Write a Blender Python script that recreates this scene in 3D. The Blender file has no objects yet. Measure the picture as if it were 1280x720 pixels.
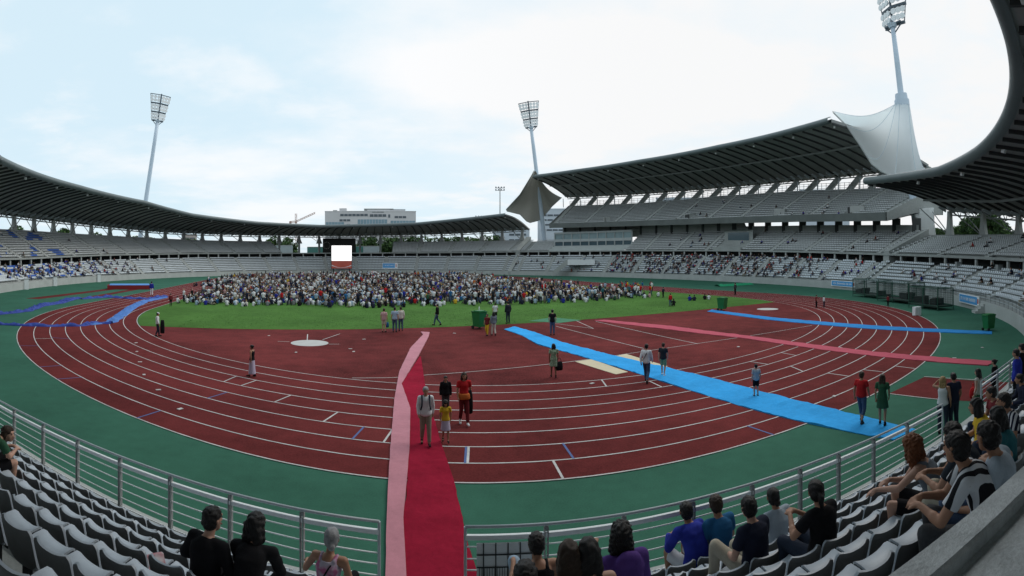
import bpy, bmesh, math, random
import numpy as np
from mathutils import Vector, Matrix, noise
R = math.radians
random.seed(7); rng = np.random.default_rng(7)
sc = bpy.context.scene
C = sc.collection

# ------------------------------------------------------------------ camera (a real 115 degree cylindrical panorama)
F, EYE, HROW, YAW, CX, CY = 640.0, 5.57, 323.9, 0.40, -19.38, -55.69
cam = bpy.data.cameras.new('camera'); cam_o = bpy.data.objects.new('camera', cam); C.objects.link(cam_o)
cam_o.location = (CX, CY, EYE); cam_o.rotation_euler = (R(90), 0, -YAW)
cam.type = 'PANO'; cam.panorama_type = 'CENTRAL_CYLINDRICAL'
cam.central_cylindrical_radius = 1.0
cam.central_cylindrical_range_u_min = -1.0; cam.central_cylindrical_range_u_max = 1.0
cam.central_cylindrical_range_v_min = -(720 - HROW) / F; cam.central_cylindrical_range_v_max = HROW / F
cam.clip_start = 0.05; cam.clip_end = 4000
sc.camera = cam_o

# ------------------------------------------------------------------ sky and light
SUN_AZ, SUN_EL = 1.35, 48          # clockwise from +Y, behind the bright cloud on the right
w = bpy.data.worlds.new('World'); sc.world = w; w.use_nodes = True
nt = w.node_tree; nt.nodes.clear()
def N(tree, typ, **kw):
    n = tree.nodes.new(typ)
    for k, v in kw.items():
        if k.startswith('i_'): n.inputs[k[2:].replace('_', ' ')].default_value = v
        else: setattr(n, k, v)
    return n
out = N(nt, 'ShaderNodeOutputWorld'); bg = N(nt, 'ShaderNodeBackground')
sky = N(nt, 'ShaderNodeTexSky'); sky.sky_type = 'NISHITA'; sky.sun_disc = False
sky.sun_elevation = R(SUN_EL); sky.sun_rotation = SUN_AZ; sky.air_density = 1.0; sky.dust_density = 1.5; sky.ozone_density = 1.0
bg.inputs['Strength'].default_value = 0.1
tc = N(nt, 'ShaderNodeTexCoord'); sep = N(nt, 'ShaderNodeSeparateXYZ'); nt.links.new(tc.outputs['Generated'], sep.inputs[0])
zz = N(nt, 'ShaderNodeMath', operation='MAXIMUM'); nt.links.new(sep.outputs['Z'], zz.inputs[0]); zz.inputs[1].default_value = 0.0
za = N(nt, 'ShaderNodeMath', operation='ADD'); nt.links.new(zz.outputs[0], za.inputs[0]); za.inputs[1].default_value = 0.10
dx = N(nt, 'ShaderNodeMath', operation='DIVIDE'); nt.links.new(sep.outputs['X'], dx.inputs[0]); nt.links.new(za.outputs[0], dx.inputs[1])
dy = N(nt, 'ShaderNodeMath', operation='DIVIDE'); nt.links.new(sep.outputs['Y'], dy.inputs[0]); nt.links.new(za.outputs[0], dy.inputs[1])
cmb = N(nt, 'ShaderNodeCombineXYZ'); nt.links.new(dx.outputs[0], cmb.inputs[0]); nt.links.new(dy.outputs[0], cmb.inputs[1])
def cloud(scale, detail, lo, hi, seed):
    mp = N(nt, 'ShaderNodeMapping'); mp.inputs['Location'].default_value = (seed, seed * .37, 0); nt.links.new(cmb.outputs[0], mp.inputs['Vector'])
    nz = N(nt, 'ShaderNodeTexNoise'); nz.inputs['Scale'].default_value = scale; nz.inputs['Detail'].default_value = detail
    nz.inputs['Roughness'].default_value = .55; nt.links.new(mp.outputs[0], nz.inputs['Vector'])
    mr = N(nt, 'ShaderNodeMapRange'); mr.interpolation_type = 'SMOOTHSTEP'; mr.inputs['From Min'].default_value = lo; mr.inputs['From Max'].default_value = hi
    nt.links.new(nz.outputs['Fac'], mr.inputs['Value']); return mr.outputs[0]
def mix(fac, a, b):
    m = N(nt, 'ShaderNodeMix', data_type='RGBA')
    for s, v in ((0, fac), (6, a), (7, b)):
        if hasattr(v, 'is_linked'): nt.links.new(v, m.inputs[s])
        elif s == 0: m.inputs[0].default_value = v
        else: m.inputs[s].default_value = (*v, 1)
    return m.outputs[2]
def maths(op, a, b=None):
    m = N(nt, 'ShaderNodeMath', operation=op); m.use_clamp = op in ('MULTIPLY_ADD',)
    for i, v in enumerate((a, b)):
        if v is None: continue
        if hasattr(v, 'is_linked'): nt.links.new(v, m.inputs[i])
        else: m.inputs[i].default_value = v
    return m.outputs[0]
dot = N(nt, 'ShaderNodeVectorMath', operation='DOT_PRODUCT'); nt.links.new(tc.outputs['Generated'], dot.inputs[0])
dot.inputs[1].default_value = (math.sin(1.15), math.cos(1.15), 0.30)
sunw = N(nt, 'ShaderNodeMapRange'); sunw.interpolation_type = 'SMOOTHSTEP'; nt.links.new(dot.outputs['Value'], sunw.inputs['Value'])
sunw.inputs['From Min'].default_value = 0.45; sunw.inputs['From Max'].default_value = 1.0
veil = mix(.90, sky.outputs['Color'], (6.5, 8.1, 9.0))                 # thin high veil over the blue
c1 = cloud(.50, 9, .43, .64, 3.1); c2 = cloud(1.6, 7, .47, .70, 9.4)
cl = maths('MAXIMUM', maths('MULTIPLY', c1, .85), maths('MULTIPLY', c2, .55))
cl = maths('MINIMUM', maths('ADD', cl, maths('MULTIPLY', sunw.outputs[0], .62)), 1.0)
white = mix(sunw.outputs[0], (8.75, 8.85, 9.0), (8.3, 8.35, 8.4))
skyc = mix(cl, veil, white)
nt.links.new(skyc, bg.inputs['Color']); nt.links.new(bg.outputs[0], out.inputs['Surface'])
sl = bpy.data.lights.new('sun', 'SUN'); sl.energy = 1.4; sl.angle = R(38); sl.color = (1, .96, .9)
so = bpy.data.objects.new('sun', sl); C.objects.link(so)
so.rotation_euler = Vector((-math.sin(SUN_AZ) * math.cos(R(SUN_EL)), -math.cos(SUN_AZ) * math.cos(R(SUN_EL)), -math.sin(R(SUN_EL)))).to_track_quat('-Z', 'Y').to_euler()
sc.view_settings.view_transform = 'Standard'; sc.view_settings.look = 'None'; sc.view_settings.exposure = 0.18; sc.view_settings.gamma = 1
sc.render.engine = 'CYCLES'; sc.cycles.max_bounces = 5; sc.cycles.diffuse_bounces = 3; sc.cycles.glossy_bounces = 2
sc.cycles.transparent_max_bounces = 6; sc.cycles.use_denoising = True; sc.cycles.sample_clamp_indirect = 4

# ------------------------------------------------------------------ materials
MATS = {}
def mat(name, col, rough=.7, nscale=0, namt=.25, bump=0, bscale=None, metal=0, spec=.3, emit=0, stretch=None):
    if name in MATS: return MATS[name]
    m = bpy.data.materials.new(name); m.use_nodes = True; t = m.node_tree; b = t.nodes['Principled BSDF']
    b.inputs['Base Color'].default_value = (*col, 1); b.inputs['Roughness'].default_value = rough
    b.inputs['Metallic'].default_value = metal; b.inputs['Specular IOR Level'].default_value = spec
    if emit: b.inputs['Emission Color'].default_value = (*col, 1); b.inputs['Emission Strength'].default_value = emit
    if nscale:
        g = t.nodes.new('ShaderNodeNewGeometry') if stretch is None else t.nodes.new('ShaderNodeTexCoord')
        src = g.outputs['Position'] if stretch is None else g.outputs['Object']
        mp = t.nodes.new('ShaderNodeMapping'); t.links.new(src, mp.inputs['Vector'])
        if stretch: mp.inputs['Scale'].default_value = stretch
        fac = None
        for sca, det in ((nscale, 6), (nscale * 9.3, 3), (nscale * 97, 2)):
            n = t.nodes.new('ShaderNodeTexNoise'); n.inputs['Scale'].default_value = sca; n.inputs['Detail'].default_value = det
            t.links.new(mp.outputs[0], n.inputs['Vector'])
            if fac is None: fac = n.outputs['Fac']
            else:
                a = t.nodes.new('ShaderNodeMath'); a.operation = 'MULTIPLY_ADD'; t.links.new(n.outputs['Fac'], a.inputs[0]); a.inputs[1].default_value = .5
                h = t.nodes.new('ShaderNodeMath'); h.operation = 'MULTIPLY'; h.inputs[1].default_value = .67; t.links.new(fac, a.inputs[2]); t.links.new(a.outputs[0], h.inputs[0]); fac = h.outputs[0]
        r = t.nodes.new('ShaderNodeMapRange'); t.links.new(fac, r.inputs['Value']); r.inputs['From Min'].default_value = .3; r.inputs['From Max'].default_value = .7
        r.inputs['To Min'].default_value = 1 - namt; r.inputs['To Max'].default_value = 1 + namt
        v = t.nodes.new('ShaderNodeVectorMath'); v.operation = 'SCALE'; v.inputs[0].default_value = col; t.links.new(r.outputs[0], v.inputs['Scale'])
        t.links.new(v.outputs[0], b.inputs['Base Color'])
        if bump:
            bn = t.nodes.new('ShaderNodeTexNoise'); bn.inputs['Scale'].default_value = bscale or nscale * 20; bn.inputs['Detail'].default_value = 4
            t.links.new(mp.outputs[0], bn.inputs['Vector'])
            bp = t.nodes.new('ShaderNodeBump'); bp.inputs['Strength'].default_value = bump; bp.inputs['Distance'].default_value = .02
            t.links.new(bn.outputs['Fac'], bp.inputs['Height']); t.links.new(bp.outputs[0], b.inputs['Normal'])
    MATS[name] = m; return m
concrete = mat('concrete', (.29, .31, .30), .9, .35, .25, .3, 30)
concrete_pale = mat('concrete_pale', (.37, .39, .38), .9, .5, .2, .3, 30)
concrete_fine = mat('concrete_fine', (.46, .49, .50), .9, 3.2, .45, .35, 50)
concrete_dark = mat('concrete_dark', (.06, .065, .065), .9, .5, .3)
seat_white = mat('seat_white', (.56, .61, .64), .55, .3, .12)
seat_grey = mat('seat_grey', (.46, .485, .49), .6, .3, .15)
seat_blue = mat('seat_blue', (.03, .11, .42), .6, .4, .25)
seat_near = mat('seat_plastic', (.40, .45, .50), .42, 1.7, .16, spec=.4)
seat_back_shaded = mat('seat_plastic_shaded', (.17, .175, .18), .55, 1.7, .2, spec=.3)  # same plastic as the pan, darkened: shade on the backs painted in
seat_dark = mat('seat_bracket', (.04, .042, .045), .6)
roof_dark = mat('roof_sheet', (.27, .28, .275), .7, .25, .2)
roof_rib = mat('roof_rib', (.05, .054, .056), .8)
roof_edge = mat('roof_edge', (.11, .14, .145), .42, .3, .2, spec=.4)
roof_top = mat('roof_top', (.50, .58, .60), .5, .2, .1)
steel_light = mat('steel_light', (.42, .47, .50), .5, .8, .15)
steel_mid = mat('steel_mid', (.26, .28, .28), .5, .8, .2)
white_paint = mat('white_paint', (.72, .75, .76), .5, .3, .06)
mast_paint = mat('mast_paint', (.52, .62, .72), .5, .1, .05)
membrane_w = mat('membrane_white', (.90, .94, .95), .6, .12, .06)
def translucent(m, col, k):
    t = m.node_tree; o = t.nodes['Material Output']; tr = t.nodes.new('ShaderNodeBsdfTranslucent'); tr.inputs['Color'].default_value = (*col, 1); mx = t.nodes.new('ShaderNodeMixShader'); mx.inputs[0].default_value = k
    t.links.new(t.nodes['Principled BSDF'].outputs[0], mx.inputs[1]); t.links.new(tr.outputs[0], mx.inputs[2]); t.links.new(mx.outputs[0], o.inputs['Surface'])
translucent(membrane_w, (.98, 1.0, 1.0), .80)
membrane_g = mat('membrane_grey', (.36, .35, .31), .7, .15, .1)
green_floor = mat('green_floor', (.036, .116, .079), .9, .26, .28, .2, 60, spec=.06)
red_track = mat('red_track', (.115, .021, .021), .9, .20, .50, .2, 70, spec=.05)
line_white = mat('line_white', (.44, .43, .42), .85, 1.1, .45)
line_blue = mat('line_blue', (.07, .11, .26), .8, 1.5, .2)
glass_m = mat('dark_glass', (.05, .09, .11), .12, spec=.6)
black_m = mat('black_rubber', (.012, .012, .013), .7)
dark_m = mat('dark_metal', (.03, .035, .035), .6)

# ------------------------------------------------------------------ geometry helpers
WORLDKIDS = []      # things whose parts are modelled in stadium coordinates
class MB:
    def __init__(s): s.v = []; s.f = []; s.m = []
    def add(s, vs, fs, mi=0):
        o = len(s.v); s.v += [tuple(map(float, p)) for p in vs]; s.f += [tuple(i + o for i in f) for f in fs]; s.m += [mi] * len(fs); return s
    def box(s, c, size, rz=0, mi=0, M=None):
        x, y, z = (k / 2 for k in size); vs = [(sx * x, sy * y, sz * z) for sz in (-1, 1) for sy in (-1, 1) for sx in (-1, 1)]
        if M is None: M = Matrix.Translation(c) @ Matrix.Rotation(rz, 4, 'Z')
        vs = [tuple(M @ Vector(p)) for p in vs]
        return s.add(vs, [(0, 2, 3, 1), (4, 5, 7, 6), (0, 1, 5, 4), (1, 3, 7, 5), (3, 2, 6, 7), (2, 0, 4, 6)], mi)
    def beam(s, a, b, wd, ht, mi=0, up=(0, 0, 1)):
        a = Vector(a); b = Vector(b); d = b - a; L = d.length
        if L < 1e-6: return s
        d /= L; sd = d.cross(Vector(up))
        if sd.length < 1e-4: sd = d.cross(Vector((0, 1, 0)))
        sd.normalize(); u = sd.cross(d)
        M = Matrix((( *sd, 0), (*d, 0), (*u, 0), (0, 0, 0, 1))).transposed(); M.translation = (a + b) / 2
        return s.box(None, (wd, L, ht), mi=mi, M=M)
    def tube(s, path, r, n=8, mi=0, caps=True):
        P = [Vector(p) for p in path]; rr = r if hasattr(r, '__len__') else [r] * len(P); o = len(s.v); prev = None
        for i, p in enumerate(P):
            d = (P[min(i + 1, len(P) - 1)] - P[max(i - 1, 0)]).normalized()
            ref = Vector((0, 0, 1)) if abs(d.z) < .95 else Vector((0, 1, 0))
            a = d.cross(ref).normalized() if prev is None else (prev - d * prev.dot(d)).normalized(); prev = a; b = d.cross(a)
            for k in range(n):
                t = 2 * math.pi * k / n; s.v.append(tuple(p + (a * math.cos(t) + b * math.sin(t)) * rr[i]))
        for i in range(len(P) - 1):
            for k in range(n):
                s.f.append((o + i * n + k, o + i * n + (k + 1) % n, o + (i + 1) * n + (k + 1) % n, o + (i + 1) * n + k)); s.m.append(mi)
        if caps:
            s.f.append(tuple(o + k for k in reversed(range(n)))); s.f.append(tuple(o + (len(P) - 1) * n + k for k in range(n))); s.m += [mi, mi]
        return s
    def prism(s, poly, z0, z1, mi=0):
        n = len(poly); vs = [(x, y, z0) for x, y in poly] + [(x, y, z1) for x, y in poly]
        return s.add(vs, [tuple(reversed(range(n))), tuple(range(n, 2 * n))] + [(i, (i + 1) % n, n + (i + 1) % n, n + i) for i in range(n)], mi)
    def grid(s, rows, mi=0, close=False):
        nr, nc = len(rows), len(rows[0]); o = len(s.v)
        for r in rows: s.v += [tuple(map(float, p)) for p in r]
        for i in range(nr - 1):
            for j in range(nc - (0 if close else 1)):
                k = (j + 1) % nc; s.f.append((o + i * nc + j, o + i * nc + k, o + (i + 1) * nc + k, o + (i + 1) * nc + j)); s.m.append(mi)
        return s
    def build(s, name, mats, parent=None, smooth=False, loc=None):
        me = bpy.data.meshes.new(name); me.from_pydata(s.v, [], s.f)
        for m in (mats if isinstance(mats, (list, tuple)) else [mats]): me.materials.append(m)
        me.polygons.foreach_set('material_index', s.m)
        if smooth: me.polygons.foreach_set('use_smooth', [True] * len(s.f))
        me.update(); o = bpy.data.objects.new(name, me); C.objects.link(o)
        if parent is not None:
            o.parent = parent
            if parent in WORLDKIDS: o.matrix_parent_inverse = Matrix.Translation(-parent.location)
        if loc is not None: o.location = loc
        return o
def recalc(o):
    bm = bmesh.new(); bm.from_mesh(o.data); bmesh.ops.recalc_face_normals(bm, faces=bm.faces); bm.to_mesh(o.data); bm.free(); return o
def thing(name, label, cat, loc=(0, 0, 0), rz=0, group=None):
    o = bpy.data.objects.new(name, None); C.objects.link(o); o.location = loc; o.rotation_euler = (0, 0, rz); o.empty_display_size = .2
    return tag(o, label, cat, group)
def tag(o, label, cat, group=None, kind=None):
    o['label'] = label; o['category'] = cat
    if group: o['group'] = group
    if kind: o['kind'] = kind
    return o
def struct(o): o['kind'] = 'structure'; return o
def dup_tree(o, parent=None):
    c = o.copy(); C.objects.link(c)
    if parent is not None: c.parent = parent
    for ch in list(o.children): dup_tree(ch, c)
    return c
# survey of the place: a photo pixel and a height give a point of the stadium
def G(px, py, z=0.0):
    th = (px - 640) / F + YAW; r = (EYE - z) / ((py - HROW) / F); return Vector((CX + r * math.sin(th), CY + r * math.cos(th), z))
def D(px, r, py=None):
    th = (px - 640) / F + YAW; z = EYE - (py - HROW) / F * r if py is not None else 0.0
    return Vector((CX + r * math.sin(th), CY + r * math.cos(th), z))
def proj(p):
    dx_, dy_ = p[0] - CX, p[1] - CY; r = math.hypot(dx_, dy_); a = math.atan2(dx_, dy_) - YAW
    a = (a + math.pi) % (2 * math.pi) - math.pi
    return 640 + F * a, HROW - F * (p[2] - EYE) / r, r
# the oval of the bowl: t in degrees from the near apex, counted towards +X; d metres outwards from the pitch-side wall
YC, BB = 42.2, 94.2
def oval(t, d):
    t = np.radians(np.asarray(t, float)); s, c = np.sin(t), np.cos(t); A = np.where(s >= 0, 73.5, 70.0)
    nx, ny = s / A, -c / BB; n = np.hypot(nx, ny)
    return A * s + d * nx / n, YC - BB * c + d * ny / n
TT = np.linspace(-180, 180, 72001)
def oval_near(p, d=0):
    X, Y = oval(TT, d); i = int(np.argmin((X - p[0]) ** 2 + (Y - p[1]) ** 2)); return TT[i], math.hypot(X[i] - p[0], Y[i] - p[1])
def arc_ts(t0, t1, step, d=0):
    """parameters of points spaced evenly (metres) along the oval"""
    t = np.linspace(t0, t1, 4001); X, Y = oval(t, d); L = np.concatenate([[0], np.cumsum(np.hypot(np.diff(X), np.diff(Y)))])
    n = max(1, int(L[-1] / step)); return np.interp(np.linspace(0, L[-1], n + 1), L, t)
def tab(pairs):
    a = np.array(sorted(pairs), float); return lambda t: np.interp(np.asarray(t, float), a[:, 0], a[:, 1])
def sweep(mb, prof, ts, mi=0, flip=False):
    """prof: list of (d, z) with numbers or functions of t"""
    rows = []
    for d, z in prof:
        dd = d(ts) if callable(d) else np.full(len(ts), float(d)); zv = z(ts) if callable(z) else np.full(len(ts), float(z))
        x, y = oval(ts, dd); rows.append(np.stack([x, y, zv], 1))
    if flip: rows = rows[::-1]
    return mb.grid(rows, mi)
def opt(t, d, z):
    x, y = oval(t, d); return Vector((float(x), float(y), float(z)))
# ------------------------------------------------------------------ ground sheets
def sheet(name, poly, z, m, hole=None):
    """flat sheet from an outline (optionally a ring between two outlines of equal length)"""
    mb = MB()
    if hole is None: mb.add([(x, y, z) for x, y in poly], [tuple(range(len(poly)))])
    else: mb.grid([[(x, y, z) for x, y in poly], [(x, y, z) for x, y in hole]], close=True)
    return struct(mb.build(name, m))
def stadium_loop(r, n=72, L=84.39):
    a = [(r * math.cos(t), r * math.sin(t)) for t in np.linspace(-math.pi, 0, n)]
    b = [(r * math.cos(t), L + r * math.sin(t)) for t in np.linspace(0, math.pi, n)]
    return a + b
sheet('ground', [(-3000, -3000), (3000, -3000), (3000, 3000), (-3000, 3000)], -0.12, mat('city_ground', (.10, .11, .09), .95, .05, .3))
tt = np.linspace(0, 360, 361)[:-1]; ox, oy = oval(tt, 0.2)
sheet('green_apron', list(zip(ox, oy)), 0.0, green_floor)
sheet('running_track', stadium_loop(46.26), .012, red_track, stadium_loop(36.5))
# the red half circle at each end, inside lane one
def dzone(yf, sgn, name):
    a = [(36.52 * math.cos(t), 36.52 * math.sin(t)) for t in np.linspace(-math.pi, 0, 60)]
    keep = [(x, y) for x, y in a if y < yf]
    x0 = math.sqrt(36.52 ** 2 - yf ** 2); keep = [(-x0, yf)] + keep + [(x0, yf)]
    if sgn > 0: keep = [(x, 84.39 - y) for x, y in keep]
    return sheet(name, keep, .008, mat('red_infield', (.110, .021, .021), .9, .12, .85, .2, 70, spec=.05))
dzone(-15.2, -1, 'red_infield'); dzone(-8, 1, 'red_infield')
grass_m = mat('lawn', (.056, .132, .028), .95, .16, .48, .5, 25, spec=.05)
g = [(36.4 * math.cos(t), 36.4 * math.sin(t)) for t in np.linspace(-math.pi, 0, 60)]; x0 = math.sqrt(36.4 ** 2 - 15.3 ** 2)
lawn = [(x, y) for x, y in g if y > -15.3 and x < 0] + [(-x0 + .2, -15.25), (0, -15.25), (x0 - .2, -15.25)] + [(x, y) for x, y in g if y > -15.3 and x > 0]
lawn += [(36.4, 84), (34, 92), (-34, 92), (-36.4, 84)]
struct(sheet('grass_field', lawn, .016, grass_m))
# short blades that break up the lawn near its front edge
mbg = MB(); vs = []; fs = []
for i in range(16000):
    y = -15.2 + abs(rng.normal(0, 9)); x = rng.uniform(-30, 31); h = rng.uniform(.015, .04); a = rng.uniform(0, 6.28); k = len(vs)
    if x * x + y * y > 36 ** 2 and y < 0: continue
    vs += [(x - .03 * math.cos(a), y - .03 * math.sin(a), .016), (x + .03 * math.cos(a), y + .03 * math.sin(a), .016), (x + rng.normal(0, .02), y + rng.normal(0, .02), .016 + h)]; fs.append((k, k + 1, k + 2))
mbg.add(vs, fs); tag(mbg.build('grass', mat('grass_blades', (.056, .134, .028), .8, .8, .3)), 'short mown grass blades along the near edge of the pitch', 'grass', kind='stuff')
# red run-up strips outside the track, right and left
def ground_poly(name, pts, z, m): return sheet(name, [(G(*p).x, G(*p).y) for p in pts], z, m)
ground_poly('red_run_up', [(1110, 492.5), (1175, 499.5), (1252, 503), (1262, 478), (1155, 471.5)], .006, red_track)
for a, b, wd in (((40, 373.5), (150, 360), 2.2), ((105, 373), (170, 361.5), 1.6)):
    pa, pb = G(*a), G(*b); d = (pb - pa).normalized(); n_ = Vector((-d.y, d.x, 0)) * wd / 2
    sheet('red_run_up', [(p.x, p.y) for p in (pa - n_, pb - n_, pb + n_, pa + n_)], .006, red_track)
# lane lines, all one coat of paint
ll = MB()
for k in range(9):
    r = 36.5 + 1.22 * k
    ll.grid([[(x, y, .020) for x, y in stadium_loop(r + .03, 110)], [(x, y, .020) for x, y in stadium_loop(r - .03, 110)]], close=True)
def gline(a, b, wd=.06, z=.020, mi=0, mb=None):
    pa, pb = G(*a), G(*b); d = (pb - pa).normalized(); n_ = Vector((-d.y, d.x, 0)) * wd / 2
    (mb or ll).add([(p.x, p.y, z) for p in (pa - n_, pb - n_, pb + n_, pa + n_)], [(0, 1, 2, 3)], mi)
def lane_mark(a, b, c):
    pa, pb = G(*a), G(*b); ra, rb_ = math.hypot(pa.x, pa.y), math.hypot(pb.x, pb.y); k = max(0, min(7, int(((ra + rb_) / 2 - 36.5) / 1.22)))
    if pa.y > 0: return gline(a, b, .07, mi=c)
    r0, r1 = 36.5 + 1.22 * k, 36.5 + 1.22 * (k + 1)
    if ra > rb_: r0, r1 = r1, r0
    pa, pb = pa * (r0 / ra), pb * (r1 / rb_); d = (pb - pa).normalized(); n_ = Vector((-d.y, d.x, 0)) * .035
    ll.add([(p.x, p.y, .0215) for p in (pa - n_, pb - n_, pb + n_, pa + n_)], [(0, 1, 2, 3)], c)
def polyline(pts, wd=.06, z=.022, mi=0):
    P = [G(*p) for p in pts]; L = []; Rr = []
    for i, p in enumerate(P):
        d = (P[min(i + 1, len(P) - 1)] - P[max(0, i - 1)]).normalized(); n_ = Vector((-d.y, d.x, 0)) * wd / 2
        L.append((p.x + n_.x, p.y + n_.y, z)); Rr.append((p.x - n_.x, p.y - n_.y, z))
    ll.grid([Rr, L], mi)
polyline([(440, 473), (492, 472.5), (535, 469), (640, 460.5), (717, 452), (805, 439.5), (870, 430), (960, 416.5), (1015, 407)])
for a, b in (((695, 408), (805, 436)), ((745, 402), (872, 430)), ((720, 401), (742, 411)), ((742, 411), (690, 404)), ((403, 425), (425, 417.5)), ((384, 425.5), (384.5, 418)),
             ((347, 427), (362, 427.5)), ((411, 430.5), (424, 430.5))): gline(a, b, .07)
for a, b, c in (((172, 523), (200, 514), 1), ((348, 501), (366, 493.5), 0), ((405, 527), (422, 516), 0), ((443, 547), (455, 534), 1), ((482, 550), (491, 537), 0), ((264, 497), (287, 490), 1),
                ((278, 478), (294, 471), 0), ((303, 482), (320, 476), 0), ((70, 474.5), (122, 470), 1), ((50, 459), (95, 456), 1), ((582, 573), (583, 556), 1), ((585, 573.5), (586, 556.5), 0),
                ((704, 555.5), (715, 571), 1), ((692, 578), (703, 597.5), 0), ((750, 474), (759, 484), 0), ((817, 479), (829, 485), 0), ((945, 537), (972, 546), 1), ((995, 459), (1020, 467), 0),
                ((1048, 468.5), (1072, 472), 0), ((1095, 464), (1118, 466.5), 0), ((1135, 459), (1158, 462), 0), ((935, 452), (968, 457), 0), ((985, 442), (1008, 446), 0), ((1050, 434), (1075, 439), 0),
                ((1112, 492.5), (1172, 499.5), 0), ((1155, 471), (1250, 476.5), 0), ((75, 422), (90, 424), 1), ((28, 432.5), (50, 432.5), 1), ((45, 423.5), (63, 423.5), 0)):
    (lane_mark if a not in ((1112, 492.5), (1155, 471)) else (lambda a, b, c: gline(a, b, .07, mi=c)))(a, b, c)
struct(ll.build('lane_lines', [line_white, line_blue]))
# paper scraps left on the track
scr = MB()
for px, py in ((225, 512), (198, 488), (180, 469), (175, 453), (171, 440), (170, 429), (455, 424.5), (370, 441), (438, 436.5), (442, 440), (1043, 496), (740, 480), (336, 420), (568, 417), (923, 434), (1228, 435), (1193, 448), (1094, 366)):
    p = G(px, py); a = random.uniform(0, 3); scr.box((p.x, p.y, .03), (.22, .14, .02), a)
tag(scr.build('litter', line_white), 'scraps of white paper scattered over the red track', 'litter', kind='stuff')

# ------------------------------------------------------------------ stands
low = tab([(-80, 3.9), (-70, 3.9), (-50, 3.8), (-30, 3.75), (0, 3.75), (30, 4.0), (55, 5.0), (72, 5.8), (88, 6.4), (110, 6.8), (135, 6.8), (157, 6.6), (190, 6.4), (225, 6.0), (252, 5.2), (273, 4.2), (290, 3.9), (310, 3.85), (340, 3.75)])
def lo2(t): return low(np.where(np.asarray(t) > 345, np.asarray(t) - 360, t))
hi = tab([(-70, 11), (-40, 9), (0, 8.6), (20, 8.6), (40, 8.6), (54, 9.4), (70, 11), (135, 12.2), (159, 12.0), (220, 11.7), (245, 12.1), (264, 12.1), (290, 11.0), (320, 9.0), (340, 8.6)])
def hi2(t): return hi(np.where(np.asarray(t) > 345, np.asarray(t) - 360, t))
rfront = tab([(-70.5, 21.1), (-50, 19.5), (-30, 17.5), (-15, 16.3), (0, 16.2), (12, 16.4), (25, 16.1), (35, 16.3), (51.5, 18.3), (137.7, 20.9), (149, 19.8), (163, 18.4), (181, 17.8), (192, 17.35), (212.6, 17.75), (232.6, 18.9), (247, 20.9), (266, 21.4), (289.5, 21.1)])
rback = tab([(-70.5, 15.8), (-40, 14.2), (0, 12.6), (25, 11.8), (39, 12.0), (52, 14.6), (137, 17.0), (144, 16.6), (159, 15.7), (183, 15.1), (209, 14.8), (230, 14.9), (250, 15.9), (268, 16.3), (289.5, 15.8)])
SEATS = []            # (t, d, z, material) for the far seats
SEAT_SPOTS = []       # where spectators may sit
def tier(mb, t0, t1, d0, d1, z0f, z1f, rows, aisles, seatmat, first_riser=.25, ts=None, aw=.7, pitch=.56):
    """concrete steps; seats are noted for later"""
    ts = np.linspace(t0, t1, max(3, int(abs(t1 - t0) / 1.2))) if ts is None else ts
    prof = [(d0, lambda t: z0f(t) - first_riser)]
    for k in range(rows):
        za = (lambda k: lambda t: z0f(t) + (z1f(t) - z0f(t)) * k / (rows - 1))(k)
        prof += [(d0 + (d1 - d0) * k / rows, za), (d0 + (d1 - d0) * (k + 1) / rows, za)]
    sweep(mb, prof, ts)
    for k in range(rows):
        d = d0 + (d1 - d0) * (k + .55) / rows
        for t in arc_ts(t0, t1, pitch, d)[1:-1]:
            if len(aisles) and np.min(np.abs(aisles - t)) * 1.45 < aw: continue
            z = float(z0f(t) + (z1f(t) - z0f(t)) * k / (rows - 1)); m = seatmat(t, k / rows) if callable(seatmat) else seatmat
            SEATS.append((t, d, z, m)); SEAT_SPOTS.append((t, d, z))
def aisle(parent, t, d0, d1, z0, z1, rows, wd=1.3, m=None, side=True):
    mb = MB(); p0 = opt(t, d0, 0); p1 = opt(t, d1, 0); out_ = (p1 - p0).normalized(); rz = math.atan2(out_.y, out_.x) - math.pi / 2; n2 = rows * 2; dd = (d1 - d0) / n2
    for k in range(n2):
        z = z0 + (z1 - z0) * k / (n2 - 2 + .001) if n2 > 2 else z0; c = p0 + out_ * dd * (k + .5)
        mb.box((c.x, c.y, z + .10), (wd, dd + .01, .26), rz)
    return mb.build('aisle_stairs', m or concrete_pale, parent)
def fin_support(parent, t, d, z0, z1, lean=1, big=1.0):
    """concrete fin under the roof beam with two steel struts"""
    p = opt(t, d, z0); o_ = (opt(t, d + 1, 0) - opt(t, d, 0)).normalized(); s_ = Vector((-o_.y, o_.x, 0)); mb = MB(); rows = []
    for u, half in ((0, 1.25), (.25, .95), (.5, .62), (.75, .48), (1.0, .42)):
        c = p + Vector((0, 0, (z1 - z0) * u)); q = half * big; tkn = .36 * big
        rows.append([tuple(c + s_ * q - o_ * tkn), tuple(c + s_ * q + o_ * tkn), tuple(c - s_ * q + o_ * tkn), tuple(c - s_ * q - o_ * tkn)])
    mb.grid(rows, close=True); mb.add(rows[-1], [(0, 1, 2, 3)])
    f = mb.build('roof_support', concrete_pale, parent)
    st = MB(); top = p + Vector((0, 0, (z1 - z0)))
    for q in (1,):
        st.tube([p + s_ * .6 * q + Vector((0, 0, (z1 - z0) * .25)), top + s_ * 4.6 * q - o_ * .5 + Vector((0, 0, .2))], .10, 6)
        st.tube([p + s_ * .6 * q + Vector((0, 0, (z1 - z0) * .18)), top + s_ * 2.6 * q - o_ * 5.0 + Vector((0, 0, .5))], .10, 6)
    st.build('strut', steel_mid, f); return f
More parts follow.
